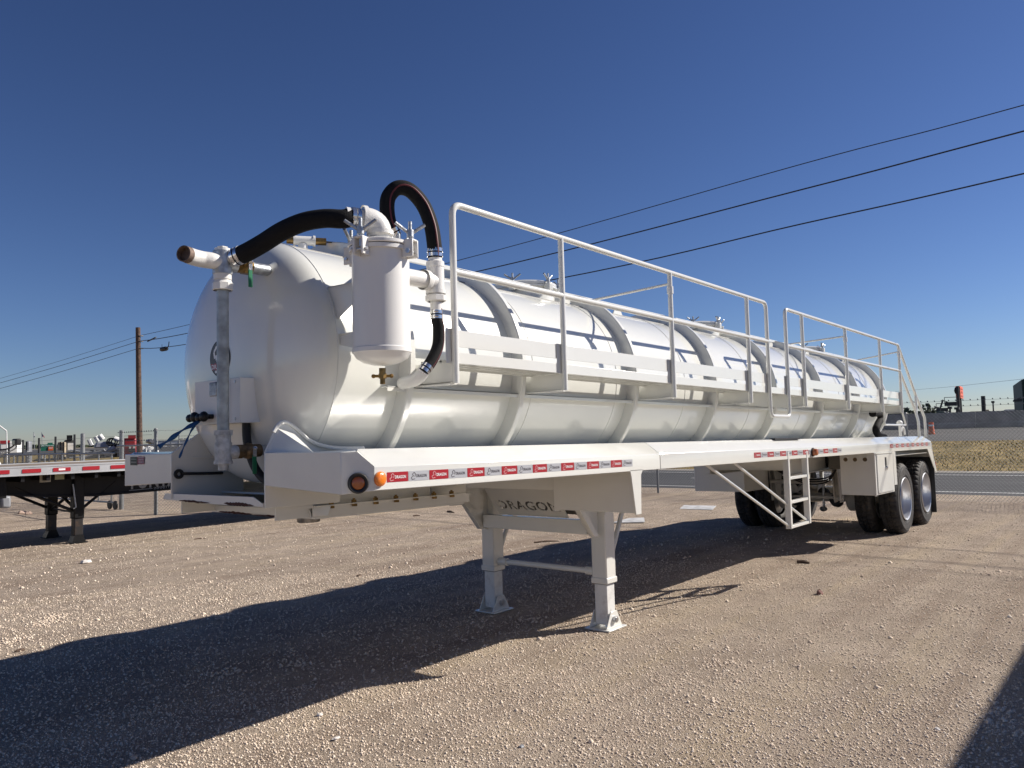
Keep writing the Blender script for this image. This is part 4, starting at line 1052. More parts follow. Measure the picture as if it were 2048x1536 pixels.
H3 = [(VX, VY, 2.345), (VX + .005, VY, 2.28), hp(877, 655, -1.06), hp(876, 690, -1.055), hp(864, 720, -1.05), hp(848, 742, -1.04)]
hose(H3, .0335, stripe=(.35, -.9, .0)); band((VX, VY, 2.325), (0, 0, -1), .034); e3 = H3[-1]; band(e3, H3[-2] - e3, .034)
b = B(); q = hp(834, 762, -1.0); b.tube(fillet([e3, e3 + (q - e3) * .9, q + Vector((.02, .12, 0)), Vector((.62, -.83, 1.93))], .05), .036, 18); b.build('lower_elbow', PIPEW, T)
b = B(); b.prism([(.765, -1.09, 1.93), (.765, -.78, 1.93), (.765, -.74, 2.046), (.765, -1.09, 2.046)], (.008, 0, 0)); b.build('end_plate', WHITE, T)

# ---- rear of the tank
b = B(); P = bez([*[ony(a_, c_, -.93) for a_, c_ in ((1745, 827), (1757, 827), (1762, 836), (1756, 848), (1752, 860), (1758, 871), (1768, 874))]], 7); b.tube(P, .052, 16); b.build('rear_hose', HOSE, T)
b = B(); b.cyl((11.62, -.85, 1.42), (11.62, -.85, 1.60), .02, 12); b.sphere((11.62, -.85, 1.63), .05, 12); b.tube(bez([(11.7, -.85, 1.5), (11.75, -.86, 1.56), (11.82, -.87, 1.52), (11.84, -.87, 1.44)], 4), .016, 8); b.build('rear_valve', PIPEW, T)
# ================================================================== blue rag on the gladhands
b = B()
def ribbon(P, wd, N):
    P = [Vector(p) for p in P]; N = Vector(N); vs = []
    for i, p in enumerate(P):
        d = (P[min(i + 1, len(P) - 1)] - P[max(i - 1, 0)]).normalized(); s_ = d.cross(N).normalized() * wd[i]
        vs += [p - s_, p + s_]
    b.add(vs, [(2 * i, 2 * i + 1, 2 * i + 3, 2 * i + 2) for i in range(len(P) - 1)], 0, True)
P1 = bez([hp(431, 843, -.0), hp(412, 853, -.0), hp(396, 862, .0), hp(380, 874, .02), hp(366, 884, .04), hp(352, 893, .06)], 4)
ribbon([p + Vector((-.10, 0, 0)) for p in P1], [.005 + .010 * math.sin(i * .37 + .4) ** 2 for i in range(len(P1))], (1, .3, .1))
P2 = bez([hp(428, 845, -.0), hp(418, 858, -.0), hp(411, 872, -.0), hp(404, 888, .0), hp(398, 902, .0), hp(393, 915, .0)], 4)
ribbon([p + Vector((-.09, .02, 0)) for p in P2], [.003 + .005 * math.sin(i * .45) ** 2 for i in range(len(P2))], (1, .3, .1))
o = b.build('tie_strap', BLUER, org=(-.17, .0, 1.75)); sm = o.modifiers.new('thick', 'SOLIDIFY'); sm.thickness = .003
tag(o, 'torn blue cloth strap tied to the black air couplings on the front of the tank', 'strap')

# ================================================================== black flatbed trailer
F = thing('flatbed_trailer', 'black flatbed trailer with aluminium deck edge and red and white tape behind the tank trailer', 'flatbed trailer', (3.2, 10.5, 0))
FY0, FY1, FX0, FX1 = 9.2, 11.79, -2.2, 13.6
b = B(); b.box((FX0, FY0 + .03, 1.225), (FX1, FY1 - .03, 1.325)); b.build('deck', mat('deck_boards', (.20, .16, .12), .8, var=.3, vscale=6), F)
for (y0, y1) in ((FY0, FY0 + .04), (FY1 - .04, FY1)):
    b = B(); b.box((FX0, y0, 1.20), (FX1, y1, 1.335)); b.box((FX0, y0 - .006, 1.315), (FX1, y0 + .02, 1.340)); b.box((FX0, y0 - .005, 1.19), (FX1, y0 + .03, 1.205)); b.build('side_rail', mat('aluminium_extrusion', (.52, .53, .54), .42, .45, var=.08, vscale=2), F, bevel=.003)
for (a_, c_) in ((-1, 19), (44, 82), (106, 141), (165, 199), (221, 262)):
    xa = ony(a_, 940, FY0).x; xc = ony(c_, 940, FY0).x
    for m_ in ((0,) if a_ != -1 else (0, -1, -2, -3, -4, -5)):
        q0, q1 = (xa, xc) if m_ == 0 else (xa + m_ * .55 - .05, xa + m_ * .55 + .22)
        b = B(); b.add([(q0, FY0 - .0075, 1.232), (q1, FY0 - .0075, 1.232), (q1, FY0 - .0075, 1.292), (q0, FY0 - .0075, 1.292)], [(0, 1, 2, 3)], 0); tp = b.build('reflective_tape', TRED, F, merge=False)
    b = B()
    if a_ == 106: b.add([(xa + .08, FY0 - .009, 1.25), (xc - .08, FY0 - .009, 1.25), (xc - .08, FY0 - .009, 1.28), (xa + .08, FY0 - .009, 1.28)], [(0, 1, 2, 3)], 0); b.build('white_label', TWHT, tp, merge=False)
for yb in (9.85, 11.1):
    b = B(); pf = [(13.4, 1.22), (13.4, .93), (5.15, .92), (4.95, .86), (4.82, .805), (3.95, .79), (3.4, .79), (2.7, .83), (1.6, .96), (-2.1, 1.02), (-2.1, 1.22)]
    b.prism([(x, yb, z) for x, z in pf], (0, .012, 0)); 
    b.prism([(x, yb - .07, z) for x, z in pf[4:10]] + [(x, yb - .07, z - .02) for x, z in pf[4:10]][::-1], (0, .15, 0))
    b.build('main_beam', BLACK, F)
b = B(); x = FX0
while x < FX1: b.box((x, FY0 + .04, 1.10), (x + .05, FY1 - .04, 1.222)); x += .36
b.build('crossmembers', BLACK, F)
b = B(); b.box((1.2, FY0 + .25, .86), (2.0, FY0 + .55, 1.2)); b.build('side_gear', BLACK, F, bevel=.01)
b = B(); b.box((2.44, FY0 + .20, 1.07), (2.60, FY0 + .205, 1.20)); b.build('document_plate', mat('old_paper_plate', (.42, .38, .28), .6), F)
b = B(); b.box((2.66, FY0 + .20, 1.10), (2.80, FY0 + .205, 1.195)); b.build('document_plate', mat('yellow_paper_plate', (.42, .42, .24), .6), F)
# lettering on the beam web
b = B(); yb = 9.847; h = .20
O_ = ony(262, 977.5, yb - .002); U_ = ony(340, 970.5, yb - .002) - O_; hh = .26
b.text('FONTAINE', O_, U_, (0, 0, 1), hh, .0, 0, 1.22 / b.twidth('FONTAINE', hh, 1, .04), .04)
A_ = ony(258, 981.5, yb - .002); C_ = ony(305, 977.5, yb - .002); b.add([A_, C_, C_ + Vector((0, 0, .01)), A_ + Vector((0, 0, .01))], [(0, 1, 2, 3)])
A_ = ony(308, 979, yb - .002); C_ = ony(340, 975.5, yb - .002); b.text('INFINITY', A_, C_ - A_, (0, 0, 1), .045, .0, 0, (C_ - A_).length / b.twidth('INFINITY', .045, 1, .02), .02)
b.build('beam_lettering', mat('grey_lettering', (.32, .33, .34), .5), F, merge=False)
for yl in (9.87, 11.14):
    X = 3.19 if yl < 10 else 3.27
    b = B(); b.box((X - .085, yl - .085, .42), (X + .085, yl + .085, 1.15)); lg = b.build('landing_leg', BLACK, F, bevel=.02)
    b = B(); b.box((X - .07, yl - .07, .04), (X + .07, yl + .07, .43)); b.build('inner_leg', mat('worn_black_steel', (.035, .032, .032), .4, .3, dirt=(.16, .09, .05), dscale=6, damt=.6), lg, bevel=.012)
    b = B(); b.box((X - .13, yl - .12, .024), (X + .13, yl + .12, .036)); b.prism([(X - .11, yl - .08, .036), (X + .11, yl - .08, .036), (X + .06, yl - .08, .16), (X - .06, yl - .08, .16)], (0, .16, 0)); b.build('foot_plate', BLACK, lg)
    for dx in (-.95, .62): 
        b = B(); b.tube([(X, yl, .52), (X + dx, yl, 1.0)], .025, 8); b.build('leg_brace', BLACK, F)
b = B(); b.tube([(3.24, 9.9, .50), (3.24, 11.1, .54)], .016, 8); b.tube([(3.24, 9.9, .95), (3.24, 11.1, .50)], .025, 8); b.tube([(3.24, 9.9, .50), (3.24, 11.1, .95)], .025, 8); b.build('cross_brace', BLACK, F)
b = B(); b.tube([(3.05, 9.70, 1.0), (3.1, 9.70, .62), (3.06, 9.70, .60)], .012, 8); b.build('crank_handle', GALV, F)
for X in (11.3, 12.6):
    for yw in (FY0 + .02, FY1 - .54):
        b = B(); b.lathe([(.0005, .10), (.26, .10), (.29, .02), (.31, .0), (.46, .0), (.51, .04), (.51, .24), (.48, .262), (.51, .285), (.51, .49), (.46, .53), (.0005, .53)], (X, yw, .535), (0, 1, 0), 40); wh = b.build('wheel', RUBBER, F)
        b = B(); b.lathe([(.0005, .10), (.10, .08), (.25, .11), (.30, .0)], (X, yw - .004, .535), (0, 1, 0), 30); b.build('rim', ALU, wh)
b = B(); b.box((11.0, FY0 + .6, .55), (13.0, FY1 - .6, .95)); b.build('bogie', BLACK, F)
b = B(); b.box((FX1 - .02, FY0 + .04, .98), (FX1, FY1 - .04, 1.33)); b.build('front_sill', BLACK, F)

# ================================================================== white highway tractor at the left edge, behind the flatbed
K = thing('semi_truck', 'white highway tractor mostly outside the left edge, only its hood corner and hood mirror showing', 'truck', (3, 17.6, 0))
ht = onx(12, 925, 6.0)
K_x = 3.88; KY = 15.15
b = B(); P_ = [(K_x, .55), (K_x + .0, .95), (K_x - .06, 1.34), (K_x - .25, 1.46), (K_x - 1.6, 1.55), (K_x - 1.7, .55)]
b.prism([(x, KY, z) for x, z in P_], (0, 2.1, 0)); b.build('hood', WPLAIN, K, bevel=.12, seg=5)
b = B(); b.box((K_x - 3.6, KY + .05, .6), (K_x - 1.75, KY + 2.05, 2.7)); b.prism([(K_x - 1.75, KY + .1, 1.5), (K_x - 1.9, KY + .1, 2.5), (K_x - 2.0, KY + .1, 2.5), (K_x - 2.0, KY + .1, 1.5)], (0, 1.9, 0)); b.build('cab', WPLAIN, K, bevel=.08, seg=3)
b = B(); b.box((K_x - 1.74, KY + .2, 1.6), (K_x - 1.73, KY + 1.9, 2.35)); b.box((K_x - 2.9, KY + .04, 1.55), (K_x - 2.1, KY + .05, 2.3)); b.build('window', GLASS, K)
b = B(); b.box((K_x - .1, KY - .05, .33), (K_x + .10, KY + 2.15, .60)); b.build('bumper', GREYP, K, bevel=.05)
for yw in (KY + .0, KY + 1.82):
    b = B(); b.lathe([(.0005, .08), (.25, .08), (.27, .0), (.30, .0), (.48, .0), (.51, .04), (.51, .24), (.48, .28), (.0005, .28)], (K_x - .70, yw, .53), (0, 1, 0), 40); wh = b.build('wheel', RUBBER, K)
    b = B(); b.lathe([(.0005, .06), (.10, .05), (.24, .07), (.29, .0)], (K_x - .70, yw - .004, .53), (0, 1, 0), 30); b.build('rim', ALU, wh)
for q in (2.9, 4.2):
    for yw in (KY + .0, KY + 1.6):
        b = B(); b.lathe([(.0005, .08), (.25, .08), (.30, .0), (.48, .0), (.51, .04), (.51, .44), (.48, .48), (.0005, .48)], (K_x - q - 1.2, yw, .53), (0, 1, 0), 32); b.build('wheel', RUBBER, K)
b = B(); b.box((K_x - 6.2, KY + .6, .6), (K_x - 1.8, KY + 1.5, .9)); b.build('chassis', BLACK, K)
m0 = onx(29, 885, 4.3); mz = m0.z
b = B(); b.box((m0.x - .02, m0.y - .14, mz - .06), (m0.x + .10, m0.y + .12, mz + .085)); mir = b.build('hood_mirror', BLKM, K, bevel=.03, seg=4)
b = B(); b.box((m0.x - .026, m0.y - .09, mz - .045), (m0.x - .019, m0.y + .09, mz + .05)); b.build('mirror_glass', GLASS, mir, bevel=.01)
b = B(); b.tube(bez([(m0.x, m0.y, mz - .05), (m0.x - .1, m0.y + .12, mz - .14), (m0.x - .5, m0.y + .3, mz - .20), (K_x - .4, KY + .9, 1.40)], 5), .018, 8); b.tube(bez([(m0.x + .02, m0.y - .02, mz - .05), (m0.x - .05, m0.y - .1, mz - .16), (K_x - .3, KY + .3, 1.36)], 5), .014, 8); b.build('mirror_arm', BLACK, K)

# ================================================================== fences
def fence_panel(A, Bp, h, name, label, posts, z0=0.03, toprail=True, barbs=(), ph=1.97, pr=.03, meshh=None, group='yard fences'):
    A = Vector((A[0], A[1], 0)); Bp = Vector((Bp[0], Bp[1], 0)); d = (Bp - A); L = d.length; d.normalize(); n_ = Vector((-d.y, d.x, 0))
    root = thing(name, label, 'fence', A, group)
    for i, t in enumerate(posts):
        p = A + d * t; b = B(); b.cyl(p, p + Vector((0, 0, ph)), pr, 12); b.sphere(p + Vector((0, 0, ph)), pr * 1.15, 8, 0, (1, 1, .6)); b.build('post', FENCE, root)
    if toprail: b = B(); b.tube([A + Vector((0, 0, h)), Bp + Vector((0, 0, h))], .021, 8); b.build('top_rail', FENCE, root)
    b = B(); pitch = .072; H = h - z0; k = -int(H / pitch) - 1
    rw = .0021
    while k * pitch < L:
        for sgn in (1, -1):
            x0 = k * pitch; x1 = x0 + H
            # line from (x0,z0) to (x1,z0+H), clipped
            a0, a1 = max(0, x0), min(L, x1)
            if a1 - a0 < .03: continue
            za = z0 + (a0 - x0) if sgn > 0 else z0 + H - (a0 - x0); zb = z0 + (a1 - x0) if sgn > 0 else z0 + H - (a1 - x0)
            P = A + d * a0 + Vector((0, 0, za)); Q = A + d * a1 + Vector((0, 0, zb))
            t = (Q - P).normalized(); s_ = t.cross(n_) * rw; m_ = n_ * rw * sgn * 1.2
            b.add([P - s_, P + s_, P + m_ * 1.5, Q - s_, Q + s_, Q + m_ * 1.5], [(0, 1, 4, 3), (1, 2, 5, 4), (2, 0, 3, 5)])
        k += 1
    b.build('chain_link_mesh', CHAIN, root, merge=False)
    for zb in barbs:
        b = B(); n = max(2, int(L / 1.5)); P = [A + d * (L * i / n) + Vector((0, 0, zb - .015 * math.sin(PI * ((i % 3) / 3)))) for i in range(n + 1)]; b.tube(P, .0026, 5)
        q = .06
        while q < L:
            c = A + d * q + Vector((0, 0, zb)); b.add([c + Vector((0, 0, .02)) - d * .006, c + Vector((0, 0, -.02)) + d * .006, c + d * .012 + n_ * .01, c - d * .012 - n_ * .01], [(0, 1, 2), (0, 1, 3)]); q += .13
        b.build('barbed_wire', CHAIN, root, merge=False)
    return root
C1 = (6.44, 13.65); C2 = (15.7, 6.0)
fence_panel((6.6, 15.95), C1, 1.60, 'chain_link_fence', 'short chain link bay between the rolling gate and the corner post', [2.27], barbs=(1.72, 1.93), ph=1.96, pr=.042)
fence_panel(C1, C2, 1.60, 'chain_link_fence', 'chain link fence running behind the front of the tank trailer to the road side', [3, 6, 9], barbs=(1.72, 1.93))
fence_panel(C2, (15.7, -13), 1.82, 'chain_link_fence', 'chain link fence with two barbed wires along the frontage road', [.06, 3.0, 6.0, 12.0, 15, 18], barbs=(1.955, 2.067), ph=1.84, pr=.028, toprail=False)
fence_panel((15.7, 30), C2, 1.82, 'chain_link_fence', 'far stretch of chain link fence beside the road, seen above the flatbed deck', [0, 3, 6, 9, 12, 15, 18, 21], barbs=(1.955,), ph=2.0, pr=.03)
# rolling gate
Gt = thing('rolling_gate', 'wide rolling chain link gate on small wheels behind the black flatbed', 'gate', (6.6, 16, 0))
ys_g = [16.25, 16.98, 18.02, 19.22, 20.41, 21.57, 22.72, 24, 25.3]
b = B()
for z_ in (.20, 1.42): b.tube([(6.6, 16.1, z_), (6.6, 26, z_)], .024, 8)
b.build('gate_frame', FENCE, Gt)
for y_ in ys_g: b = B(); b.cyl((6.6, y_, .20), (6.6, y_, 1.42), .021, 8); b.build('gate_upright', FENCE, Gt)
for y_ in ys_g[2:]: b = B(); b.cyl((6.62, y_, 1.30), (6.62, y_ + .75, .22), .018, 8); b.build('gate_brace', POSTD, Gt)
b = B(); pitch = .075; k = -17
while k * pitch < 9.9:
    for sgn in (1, -1):
        a0 = max(0, k * pitch); a1 = min(9.9, k * pitch + 1.2)
        if a1 - a0 < .03: continue
        za = .21 + (a0 - k * pitch) if sgn > 0 else 1.41 - (a0 - k * pitch); zb = .21 + (a1 - k * pitch) if sgn > 0 else 1.41 - (a1 - k * pitch)
        P = Vector((6.6, 16.1 + a0, za)); Q = Vector((6.6, 16.1 + a1, zb)); t = (Q - P).normalized(); s_ = t.cross(Vector((1, 0, 0))) * .0021
        b.add([P - s_, P + s_, P + Vector((.004, 0, 0)), Q - s_, Q + s_, Q + Vector((.004, 0, 0))], [(0, 1, 4, 3), (1, 2, 5, 4), (2, 0, 3, 5)])
    k += 1
b.build('gate_mesh', CHAIN, Gt, merge=False)
for y_ in (16.05, 16.35):
    b = B(); b.lathe([(.0005, -.02), (.10, -.02), (.11, -.01), (.11, .02), (.0005, .02)], (6.6, y_, .135), (1, 0, 0), 20); b.build('gate_wheel', BLACK, Gt)
# stout gate posts and slim wire posts
for (px, X, r_, top, lb) in ((243, 6.75, .055, 1.97, 'stout steel gate post with rounded cap next to the red truck'), (165, 6.75, .055, 1.94, 'stout steel gate post with rounded cap left of the white concrete machine')):
    p = onx(px, 960, X); b = B(); b.cyl((X, p.y, 0), (X, p.y, top), r_, 16); b.sphere((X, p.y, top), r_ * 1.05, 10, 0, (1, 1, .5)); tag(b.build('gate_post', FENCE, org=(X, p.y, 0)), lb, 'post')
wf = thing('wire_fence', 'slim dark posts carrying strands of barbed wire beyond the rolling gate', 'fence', (8, 24, 0))
for (px, top) in ((149, 1.99), (111, 1.95), (78, 1.93), (46, 1.89), (18, 1.82)):
    y_ = onx(px, 900, 8).y; b = B(); b.cyl((8, y_, 0), (8, y_, top), .035, 8); b.build('post', POSTD, wf)
for z_ in (1.1, 1.4, 1.6, 1.82): b = B(); b.tube([(8, 17, z_ + .06), (8, 22, z_ + .04), (8, 30, z_ - .04)], .004, 5); b.build('wire_strand', CHAIN, wf)

# ================================================================== utility pole and wires
U = thing('utility_pole', 'dark wooden utility pole rising left of the tank nose', 'utility pole', (17, 36.6, 0))
b = B(); b.tube([(17, 36.35, 0), (17, 36.48, 4), (17, 36.6, 7.66)], [.155, .135, .115], 14); b.build('pole_shaft', WOOD, U)
for z_ in (7.22, 6.94, 6.57): b = B(); b.cyl((17, 36.45, z_), (17.2, 36.45, z_), .03, 8); b.build('insulator', GREYP, U)
wires = [(7.22, [(55.9, 6.29), (36.5, 7.22), (31.28, 7.265), (14.3, 7.524), (2.37, 8.07), (-2.33, 8.22), (-16, 8.9)], .012, 'uppermost of the three black overhead wires crossing the sky'),
         (6.94, [(55.9, 5.99), (36.5, 6.94), (31.28, 6.86), (13.19, 7.025), (2.4, 7.438), (-2.3, 7.67), (-16, 8.35)], .018, 'thick middle one of the three black overhead wires crossing the sky'),
         (6.57, [(55.9, 5.617), (36.5, 6.573), (31.28, 6.335), (10.37, 6.303), (2.447, 6.588), (-2.245, 6.774), (-16, 7.5)], .017, 'lowest of the three black overhead wires, carrying a cable closure near the pole')]
for i, (z_, P, r_, lb) in enumerate(wires):
    A_ = [(17, y_, q) for y_, q in P]
    b = B(); b.tube(bez([A_[0], ((17, (A_[0][1] + A_[1][1]) / 2, (A_[0][2] + A_[1][2]) / 2 - .05)), A_[1]], 6), r_ * .8, 6); b.tube(bez(A_[1:], 8), r_, 6)
    tag(b.build('overhead_wire', WIRE, org=(17, 36.5, 0), merge=False), lb, 'wire')
U2 = thing('utility_pole', 'wooden utility pole beyond the right edge that carries the overhead wires', 'utility pole', (17, -16, 0))
b = B(); b.tube([(17, -16, 0), (17, -16, 9.2)], [.16, .12], 12); b.build('pole_shaft', WOOD, U2)
c1 = onx(328, 698, 17); b = B(); b.lathe([(.0005, -.28), (.09, -.27), (.11, -.2), (.11, .2), (.09, .27), (.0005, .28)], (17, c1.y, c1.z), (0, 1, .0), 16); b.tube([(17, c1.y - .28, c1.z), (17, c1.y - .45, c1.z + .12), (17, c1.y - .5, c1.z + .32)], .02, 6); b.tube([(17, c1.y + .2, c1.z + .1), (17, c1.y + .2, c1.z + .25)], .012, 6)
tag(b.build('cable_closure', BLACK, org=(17, c1.y, c1.z)), 'black sausage shaped cable closure hanging under the lowest wire right of the pole', 'cable closure')
c1 = onx(304, 679, 17); b = B(); b.tube([(17, c1.y + .45, c1.z - .05), (17, c1.y - .4, c1.z + .07)], .035, 8); tag(b.build('cable_sleeve', WIRE, org=(17, c1.y, c1.z)), 'thin dark splice sleeve along the middle wire just right of the pole', 'sleeve')
b = B(); A_ = at(1790, 783, 130); Z_ = at(2120, 750, 75); b.tube([A_, A_.lerp(Z_, .5) - Vector((0, 0, .1)), Z_], .014, 5); tag(b.build('overhead_wire', mat('grey_wire', (.16, .17, .19), .6), org=A_), 'single faint distant wire above the orange sign at the right', 'wire')

# ================================================================== right background
b = B(); y = -160
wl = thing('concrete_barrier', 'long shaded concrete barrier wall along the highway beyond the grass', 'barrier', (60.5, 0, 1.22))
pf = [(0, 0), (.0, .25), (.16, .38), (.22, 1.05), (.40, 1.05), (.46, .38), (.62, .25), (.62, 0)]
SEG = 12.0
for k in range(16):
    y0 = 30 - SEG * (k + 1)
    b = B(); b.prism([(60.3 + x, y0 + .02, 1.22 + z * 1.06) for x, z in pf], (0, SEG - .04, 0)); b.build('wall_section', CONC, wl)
def barrel(p, r, h, label):
    t = thing('traffic_barrel', label, 'traffic barrel', p, 'traffic barrels')
    p = Vector(p)
    b = B(); b.lathe([(r * 1.15, 0), (r * 1.15, .08), (r, .1), (r, h * .3), (r * .96, h * .32), (r * .92, h * .6), (r * .88, h * .62), (r * .84, h), (.0005, h)], p, (0, 0, 1), 20); b.build('barrel_body', ORANGE, t)
    for q in (.36, .66): b = B(); b.lathe([(r * (.99 - q * .13), h * q), (r * (.97 - q * .13), h * (q + .13))], p, (0, 0, 1), 20); b.build('white_band', WPLAIN, t)
    return t
q = at(1862.5, 854, 57); barrel((q.x, q.y, zt(q.x)), .17, .78, 'orange traffic barrel at the foot of the far barrier behind the rear stair rails')
q = at(333, 908, 52); barrel((q.x, q.y, 0.0), .33, 1.1, 'orange and white traffic barrel seen over the near wing left of the tank')
# orange sign
D = 150; t = thing('pylon_sign', 'tall bright orange pylon sign on three dark posts above the highway wall', 'sign', at(1921, 850, D))
a0 = at(1918, 770, D); n_ = (CAM - a0); n_.z = 0; n_.normalize(); u_ = Vector((0, 0, 1)).cross(n_).normalized()
def sp(px, py, off=0.0): return at(px, py, D) + n_ * off
def quadp(b, px0, py0, px1, py1, lean=0.0, th=.3, mi=0, D_=D, off=0):
    P = [at(px0, py0, D_), at(px1, py0 + (px1 - px0) * -.03, D_), at(px1 + lean, py1 + (px1 - px0) * -.03, D_), at(px0 + lean, py1, D_)]
    P = [p + n_ * off for p in P]; b.prism(P, -n_ * th, mi)
s0 = at(1920, 772, D); zt2 = s0.z; zb2 = at(1921, 796, D).z; y_s = s0.y
def sg_(fx, fz, off=0): return Vector((s0.x + 5.2 * fx, y_s - off + .5 * fx, zb2 + (zt2 - zb2) * fz))
b = B(); P = [sg_(0, 0), sg_(1, 0), sg_(1, .93), sg_(.9, 1), sg_(.1, 1), sg_(0, .93)]; b.prism(P, (0, .7, 0)); b.build('sign_face', ORSIGN, t)
b = B()
for (f0, f1, g0_, g1_) in ((.2, .75, .72, .82), (.3, .7, .42, .58), (.25, .8, .12, .24)): b.prism([sg_(f0, g0_, .05), sg_(f1, g0_, .05), sg_(f1, g1_, .05), sg_(f0, g1_, .05)], (0, .1, 0))
b.build('sign_lettering', mat('dark_orange', (.45, .06, .02), .5), t)
for (fx, w_, top) in ((-.06, .22, 1.0), (.36, .13, 0), (.80, .13, 0)):
    b = B(); q = sg_(fx, top); b.tube([(q.x, q.y + .35, 0.5), (q.x, q.y + .35, q.z)], w_, 8); b.build('sign_post', POSTD, t)
b = B(); b.sphere(sp(1914, 781), .45, 8, 0, (1, 1, 1.5)); b.build('flood_lamp', BLACK, t)
# boom lifts
def boom(D_, P, basket, base, label):
    t = thing('boom_lift', label, 'boom lift', at(base[0], 848, D_), 'boom lifts')
    b = B(); b.tube([at(x, y_, D_) for x, y_ in P], .13, 6); b.build('boom_arm', POSTD, t)
    b = B(); c = at(*basket, D_); s_ = .75
    for dx in (-s_, s_):
        for dz in (-s_ * .8, s_ * .8): b.tube([c + u_ * dx + Vector((0, 0, dz)), c - u_ * dx * (0 if False else 1) + Vector((0, 0, dz))], .045, 5)
        b.tube([c + u_ * dx + Vector((0, 0, -s_ * .8)), c + u_ * dx + Vector((0, 0, s_ * .8))], .045, 5)
    b.prism([c - u_ * s_ + Vector((0, 0, -s_ * .8)), c + u_ * s_ + Vector((0, 0, -s_ * .8)), c + u_ * s_ + Vector((0, 0, -s_ * .1)), c - u_ * s_ + Vector((0, 0, -s_ * .1))], n_ * .5)
    b.build('basket', POSTD, t)
    b = B(); c = at(base[0], 838, D_); b.box((c.x - 1.6, c.y - 1.2, 1.2), (c.x + 1.6, c.y + 1.2, c.z + 1.0)); b.build('chassis', GREYP, t, bevel=.2)
boom(130, [(1877, 826), (1886, 800), (1897, 806)], (1901, 803), (1877, 826), 'taller boom lift with raised basket left of the orange sign')
boom(135, [(1861, 826), (1872, 814), (1878, 816)], (1884, 815), (1861, 826), 'lower boom lift with its basket close above the wall, nearest the stair rails')
# containers, vehicles, tree line
def block(D_, x0, y0, x1, y1, depth, mt, name, label, cat, group=None, extra=None, bev=.15, ybase=None):
    c = at((x0 + x1) / 2, y1, D_); zb = min(1.3, c.z) if ybase is None else ybase
    t = thing(name, label, cat, (c.x, c.y, zb), group)
    A_ = at(x0, y0, D_); E_ = at(x1, y0 - (x1 - x0) * .031, D_); zt_ = (A_.z + E_.z) / 2
    b = B(); b.prism([(A_.x, A_.y, zb), (E_.x, E_.y, zb), (E_.x, E_.y, zt_), (A_.x, A_.y, zt_)], -n_ * depth); b.build('body', mt, t, bevel=bev)
    return t, A_, E_, zb, zt_
def trim(t, A_, E_, zt_, f0, f1, g0, g1, zb, mt, name, off=.06):
    b = B(); d = E_ - A_; H = zt_ - zb; P = [A_ + d * f0, A_ + d * f1]
    q = [Vector((P[0].x, P[0].y, zb + H * g0)), Vector((P[1].x, P[1].y, zb + H * g0)), Vector((P[1].x, P[1].y, zb + H * g1)), Vector((P[0].x, P[0].y, zb + H * g1))]
    b.prism([v + n_ * off for v in q], -n_ * (off + .03)); b.build(name, mt, t)
r_ = block(120, 1868, 823, 1890, 838, 4, DKGRN, 'storage_tank', 'dark green container behind the wall under the taller boom lift', 'container'); trim(r_[0], r_[1], r_[2], r_[4], .1, .9, .82, .9, r_[3], GREYP, 'rim')
r_ = block(122, 1892, 823, 1896, 838, 3, DKGRN, 'storage_tank', 'small dark green upright tank right of the larger green container', 'container'); trim(r_[0], r_[1], r_[2], r_[4], .2, .8, .82, .9, r_[3], GREYP, 'rim')
r_ = block(170, 1939, 823, 1980, 838, 9, mat('olive_tarp', (.07, .065, .05), .8), 'covered_truck', 'long dark tarped load behind the wall right of the orange sign', 'truck'); trim(r_[0], r_[1], r_[2], r_[4], .05, .95, .45, .55, r_[3], TANP, 'tarp_edge'); trim(r_[0], r_[1], r_[2], r_[4], .8, .95, .7, 1.1, r_[3], TANP, 'cab')
r_ = block(160, 1982, 824, 2005, 838, 6, DKGRN, 'parked_truck', 'dark parked truck below the thin light pole at the right', 'truck'); trim(r_[0], r_[1], r_[2], r_[4], .1, .35, .55, .85, r_[3], GLASS, 'window')
r_ = block(150, 2010, 819, 2046, 832, 6, mat('bus_green', (.03, .09, .06), .5), 'bus', 'green and white bus shape behind the wall at the right edge', 'bus'); trim(r_[0], r_[1], r_[2], r_[4], .0, 1.0, .92, 1.0, r_[3], WPLAIN, 'white_roof'); trim(r_[0], r_[1], r_[2], r_[4], .3, .95, .5, .8, r_[3], GLASS, 'window_band')
# far tree line
def trees_mass(D_, x0, x1, top, label, zb=0.3):
    b = B(); n = int((x1 - x0) * 22)
    for k in range(n):
        px = random.uniform(x0, x1); p = at(px, 845, D_ + random.uniform(-6, 6)); H = max(.4, (at(px, top + 2.0 * noise.noise(Vector((px * .15, 0, D_))) * 1.6, D_).z - zb))
        z = zb + random.uniform(0, H); s_ = random.uniform(.25, .7)
        a = Vector((random.uniform(-1, 1), random.uniform(-1, 1), random.uniform(-1, 1))).normalized(); c_ = a.orthogonal().normalized(); d_ = a.cross(c_)
        P = Vector((p.x, p.y, z)); b.add([P - c_ * s_, P + d_ * s_ * .8, P + c_ * s_, P - d_ * s_ * .8], [(0, 1, 2, 3)])
    o = b.build('tree_line', LEAFM, kind='stuff', merge=False); return o
trees_mass(260, 1790, 2060, 829, 'x'); trees_mass(190, 1780, 1900, 824, 'x'); trees_mass(300, -10, 420, 891, 'x', -.2)
